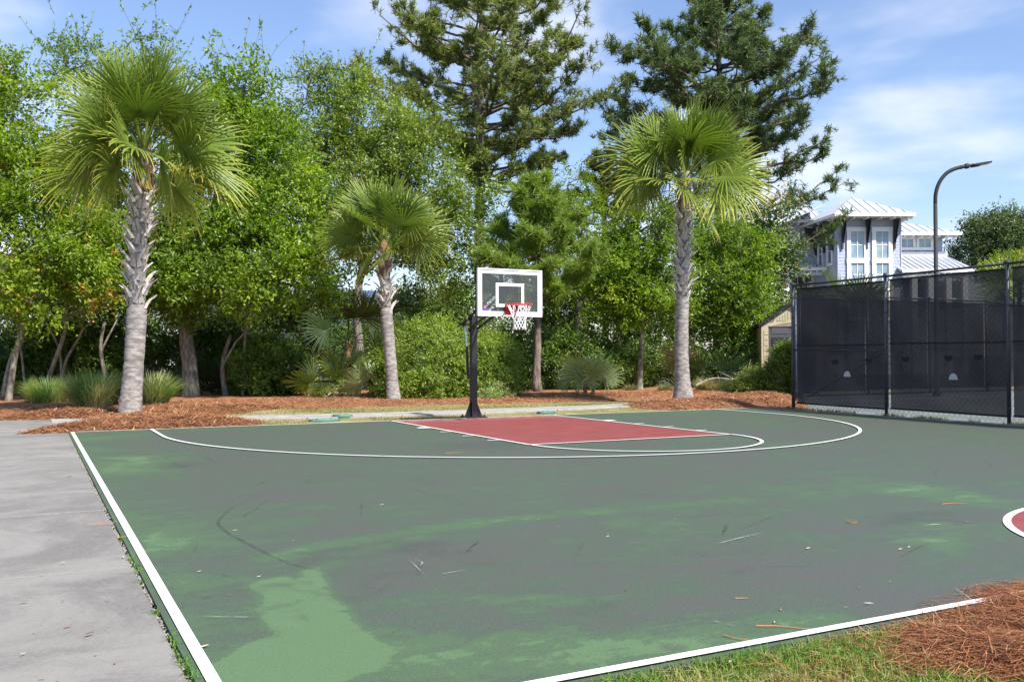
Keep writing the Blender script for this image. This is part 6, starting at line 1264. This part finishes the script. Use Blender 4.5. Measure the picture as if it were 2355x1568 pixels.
bush('dark_shrub', 'dark tangled shrub behind the mottled oak trunk', (470, 900), 31.5, [(390, 840, 60, 70, 0.5), (520, 830, 70, 80, 0.8), (470, 780, 60, 50, 1.5)], 'leaf_dark', 92, 110, 16, 11, 0.13, 0.06, clump_r=0.35, tint=(0.35, 0.16))
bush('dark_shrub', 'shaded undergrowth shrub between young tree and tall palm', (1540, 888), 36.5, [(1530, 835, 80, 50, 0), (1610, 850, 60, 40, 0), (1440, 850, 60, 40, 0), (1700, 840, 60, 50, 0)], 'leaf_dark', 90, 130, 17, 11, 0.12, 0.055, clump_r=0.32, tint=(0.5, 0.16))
# far-off tangle that closes the view between the stems
rgU = np.random.default_rng(91)
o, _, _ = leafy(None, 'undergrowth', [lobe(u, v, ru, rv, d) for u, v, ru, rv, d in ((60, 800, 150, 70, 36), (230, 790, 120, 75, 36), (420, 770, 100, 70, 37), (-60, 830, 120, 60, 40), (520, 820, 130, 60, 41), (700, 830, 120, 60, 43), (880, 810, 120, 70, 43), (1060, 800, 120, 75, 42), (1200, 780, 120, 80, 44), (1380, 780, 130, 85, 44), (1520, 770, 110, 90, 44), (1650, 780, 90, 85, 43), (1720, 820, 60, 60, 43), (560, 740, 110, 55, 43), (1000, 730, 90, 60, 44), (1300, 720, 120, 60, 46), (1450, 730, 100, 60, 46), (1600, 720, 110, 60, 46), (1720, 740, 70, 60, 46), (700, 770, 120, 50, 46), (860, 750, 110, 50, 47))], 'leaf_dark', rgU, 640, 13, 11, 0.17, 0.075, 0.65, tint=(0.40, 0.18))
# fallen bare branches under the trees
for i, (pts, lab) in enumerate((([(1600, 886), (1640, 870), (1690, 872), (1720, 862)], 'bleached fallen branch under the leafy young tree'), ([(700, 850), (745, 838), (790, 842)], 'grey leaning branch left of the dark forked trunk'), ([(555, 760), (585, 775), (610, 790)], 'broken grey branch hanging beside the dark shrub'))):
    rgb = np.random.default_rng(95+i); c = [D(u, v, 31.5) for u, v in pts]; b = c[0].copy(); R = empty('fallen_branch', b, 0, lab, 'branch', 'bare branches under the trees')
    MB().tube(catmull(c, 5)-b, np.linspace(0.045, 0.015, 5*(len(pts)-1)+1), 6).build('limb', MAT['bark_pale'], R)
    for k in range(6):
        p = c[rgb.integers(1, len(c))]-b; e = p+rgb.normal(size=3)*0.35+[0, 0, 0.2]; MB().tube([p, (p+e)/2+rgb.normal(size=3)*0.05, e], [0.018, 0.012, 0.006], 4).build('twig', MAT['bark_pale'], R)
# extra pale stems of the many-stemmed trees on the left
for i, (pts, r_, lab) in enumerate((([(5, 895), (25, 830), (50, 775), (52, 720)], 0.085, 'thick leaning pale stem at the left edge'), ([(62, 880), (48, 800), (38, 740)], 0.045, 'thin pale stem crossing behind the leaning one'), ([(135, 880), (150, 835), (185, 770), (190, 740)], 0.05, 'pale stem leaning right above the second grass clump'), ([(140, 870), (138, 810), (105, 740)], 0.045, 'pale stem leaning left above the second grass clump'), ([(255, 890), (232, 810), (240, 740)], 0.075, 'dark stem close to the thick palm'), ([(520, 905), (512, 840), (530, 770)], 0.10, 'dead grey palm stump right of the mottled oak'), ([(558, 800), (566, 740), (580, 690)], 0.05, 'slender grey stem above the dark shrub'))):
    c = [D(u, v, 28.8) for u, v in pts]; b = c[0].copy(); b[2] = 0; R = empty('tree_stem', b, 0, lab, 'tree stem', 'bare stems under the left trees'); c[0][2] = -0.05
    MB().tube(catmull(c, 5)-b, np.linspace(r_, r_*0.55, 5*(len(pts)-1)+1), 8).build('trunk', MAT['bark_pale' if i not in (4, 5) else 'bark'], R, smooth=True)
    MB().tube(limb_path(c[-2]-b, c[-1]-b+RH*0.6+[0, 0, 0.4], np.random.default_rng(i), 5), np.linspace(r_*0.5, 0.012, 5), 6).build('branch', MAT['bark_pale'], R)

# ---- grass clumps
def clump(label, u, v, wu, hv, d, n, seed, mat='grass_green', cat='grass clump', group='ornamental grass clumps', dry=0.3, droop=0.9):
    rg = np.random.default_rng(seed); s = d/FV; b = D(u, v, d); b[2] = 0.0; R = empty('grass_clump', b, 0, label, cat, group); W_ = wu*s/2; H = hv*s
    az = rg.random(n)*2*pi; r = W_*0.55*np.sqrt(rg.random(n)); p = np.stack([np.cos(az)*r, np.sin(az)*r, np.zeros(n)], 1); oa = az+rg.normal(size=n)*0.5; o_ = np.stack([np.cos(oa), np.sin(oa), 0*oa], 1)
    L = H*(0.55+0.65*rg.random(n)); ln = (0.22+1.0*(r/(W_*0.55))*rg.random(n)); T = np.array([0, 0.3, 0.6, 0.82, 1.0]); w = np.array([0.005, 0.005, 0.0045, 0.003, 0.0008])
    sd = np.stack([-np.sin(oa), np.cos(oa), 0*oa], 1); V = []
    for i, t in enumerate(T):
        c = p+o_*(L*ln*t**1.6)[:, None]+np.array([0, 0, 1.0])*(L*(t-0.55*droop*ln*t**2.4))[:, None]; V += [c-sd*w[i], c+sd*w[i]]
    V = np.stack(V, 1).reshape(-1, 3); i = np.arange(n)[:, None]*10; q = np.vstack([i+np.array([[2*k, 2*k+1, 2*k+3, 2*k+2]]) for k in range(4)])
    hub = vnoise(p[:, :2]+seed, 3.0, seed); ti = np.clip(0.45+rg.normal(size=n)*0.16+np.where(hub > 0.6, dry, 0)*1.3, 0, 1); 
    link('blades', np_mesh('blades', V, [q], {'tint': np.repeat(ti, 10)}), R, MAT[mat])['kind'] = 'stuff'
    rgd = rg; m_ = n//4; az = rgd.random(m_)*2*pi; r = W_*0.75*np.sqrt(rgd.random(m_)); Pd = np.stack([np.cos(az)*r, np.sin(az)*r], 1)
    blades('dry_blades', Pd, 0.0, H*0.42, 0.010, rgd, MAT['grass_dry'], 0.8, parent=R)
    return R
clump('green fountain grass clump furthest left on the straw', 108, 926, 120, 68, 25.0, 1900, 101)
clump('biggest fountain grass clump with a tan heart, left beside the thick palm', 218, 938, 150, 98, 22.5, 2600, 102, dry=0.4)
clump('fountain grass clump just right of the thick palm trunk', 352, 938, 96, 88, 23.5, 1900, 103)
clump('straw-coloured grass clump at the foot of the pale stem', 1632, 900, 95, 38, 32.0, 1300, 104, 'grass_dry')
clump('small dry grass tuft left of the tall palm trunk', 1530, 898, 50, 24, 32.0, 600, 105, 'grass_dry')
clump('small dry grass tuft right behind the young tree stem', 1450, 895, 40, 22, 32.5, 450, 106, 'grass_dry')

# ---- weeds in the joint and litter on the court
rg = np.random.default_rng(9)
MAT['weed'] = MAT['lush_blade']
WL = ['weed tuft by the pale twig on the joint', 'biggest weed tuft, at the end of the wide sidewalk joint', 'second weed tuft below the end of the wide sidewalk joint', 'third weed tuft below the end of the wide sidewalk joint', 'sparse weed tuft a step below the wide sidewalk joint', 'lone weed tuft beside the nearest slab, level with the black wet leaf above', 'upper weed tuft of the chain near the bottom of the joint', 'second weed tuft of the chain near the bottom of the joint', 'middle weed tuft of the chain near the bottom of the joint', 'fourth weed tuft of the chain near the bottom of the joint', 'next to last weed tuft at the bottom of the joint', 'last weed tuft cut off by the lower picture edge', 'upper of two far weed tufts near the straw mound', 'lower of two far weed tufts near the straw mound']
for lab, (u, v) in zip(WL, ((282, 1238), (305, 1283), (316, 1300), (322, 1312), (332, 1333), (360, 1405), (396, 1462), (405, 1478), (415, 1506), (425, 1520), (436, 1538), (445, 1555), (183, 1042), (187, 1050))):
    c = G(u, v); n = 26; R = empty('weed_tuft', (c[0], c[1], -0.02), 0, lab, 'weed', 'weeds in the court joint')
    blades('leaf_tuft', rg.normal(size=(n, 2))*np.array([0.010, 0.028]), 0.0, 0.035, 0.006, rg, MAT['weed'], 1.3, parent=R, kind='stuff', tint=rg.random(n)*0.6)
def twig(label, pts, w=0.0032, mat='needle_straw', group='dry needles lying on the court', cat='pine needles'):
    c = [G(u, v, 0.004) for u, v in pts]; b = c[0].copy(); o = MB().tube(catmull(c, 5)-b+[0, 0, w], np.linspace(w, w*0.4, 5*(len(c)-1)+1), 5, a=0.75).build('dry_needles', MAT[mat], None); o.location = tuple(b); tag(o, label, cat, group)
twig('long dry needle bundle ending at the near white line', [(1738, 1439), (1790, 1440), (1850, 1446), (1880, 1447)])
twig('dry needle pointing at the near white line, lower of the pair', [(1663, 1461), (1690, 1468), (1735, 1474)])
twig('curled tan needle in the middle of the court, right of centre', [(1945, 1198), (1960, 1203), (1970, 1199), (1945, 1197)], 0.0028)
twig('straight tan needle on the green band at the right', [(2165, 1159), (2190, 1157), (2220, 1157.5)], 0.0028)
twig('tan needle near the pale scratch at lower right', [(1690, 1376), (1720, 1375)], 0.0028)
twig('reddish twig crossing from sidewalk to the white sideline', [(200, 1206), (240, 1203), (270, 1199)], 0.0028)
twig('pale twig lying on the joint beside the sideline', [(272, 1236), (292, 1233)], 0.003)
twig('short tan needle inside the three-point line at left', [(1025, 1042), (1065, 1040)], 0.003)
def leaf_thing(label, u, v, L, az, tint, group):
    c = G(u, v, 0.006); L = L*0.62; s = np.array([0, 0.3, 0.7, 1.0])*L-L/2; w = np.array([0.004, 0.2, 0.17, 0.004])*L; zc = np.array([0.0, 0.012, 0.016, 0.022]); V = []
    for i in range(4): V += [(s[i], -w[i], zc[i]*L*6), (s[i], 0, zc[i]*L*2), (s[i], w[i], zc[i]*L*6)]
    o = MB().add(V, [[i*3+j, i*3+j+1, i*3+3+j+1, i*3+3+j] for i in range(3) for j in range(2)], a=tint).build('fallen_leaf', MAT['dead_leaf'], None); o.location = tuple(c); o.rotation_euler = (0, 0, az); tag(o, label, 'leaf', group)
for lab, u, v, L, az, ti in (('curled tan leaf lying on the white sideline near the bottom', 468, 1486, 0.075, 0.3, 0.85), ('brown leaf on the nearest sidewalk slab, lower of the two', 157, 1437, 0.06, 0.2, 0.35), ('brown leaf on the nearest sidewalk slab, upper of the two', 55, 1382, 0.06, 0.0, 0.3), ('dark brown leaf on the sidewalk joint halfway up', 160, 1095, 0.09, 0.1, 0.1), ('small tan leaf at the sidewalk joint above the nearest slab', 145, 1292, 0.05, 0.3, 0.8), ('black wet leaf near the bottom of the sidewalk', 206, 1456, 0.07, 0.4, 0.0),
    ('pale leaf scrap right of the bright green patch', 595, 1325, 0.045, 0.2, 1.0), ('small pale scrap at the middle of the court', 1397, 1233, 0.05, 0.0, 1.0), ('pale scrap left of the curled needle', 1858, 1260, 0.06, 0.1, 1.0), ('tan scrap near the near white line at the middle', 1680, 1520, 0.05, 0.5, 0.9), ('upper pale scrap of the pair at the right', 2090, 1257, 0.05, 0.2, 1.0), ('lower pale scrap of the pair at the right', 2070, 1262, 0.055, 0.0, 1.0), ('pale scrap on dull paint at the left of the court', 458, 1313, 0.04, 0.4, 1.0), ('pale scrap beside the left scuff curve', 540, 1219, 0.05, 0.1, 1.0), ('white scrap under the three-point line', 878, 1160, 0.06, 0.2, 1.0)):
    leaf_thing(lab, u, v, L, az, ti, 'leaves lying on the paving')
Pp = np.vstack([scatter_in([(XL, YE), (XR, YE), (XR, 0), (XL, 0)], 300, rg), scatter_in([(SX0, -16), (SX1, -16), (SX1, 0), (SX0, 0)], 160, rg)])
strands('paving_litter', Pp, np.where(Pp[:, 0] < SX1, 0.0, 0.004)+0*Pp[:, 0], 0.022, 0.007, rg, MAT['dead_leaf'], 0.1)
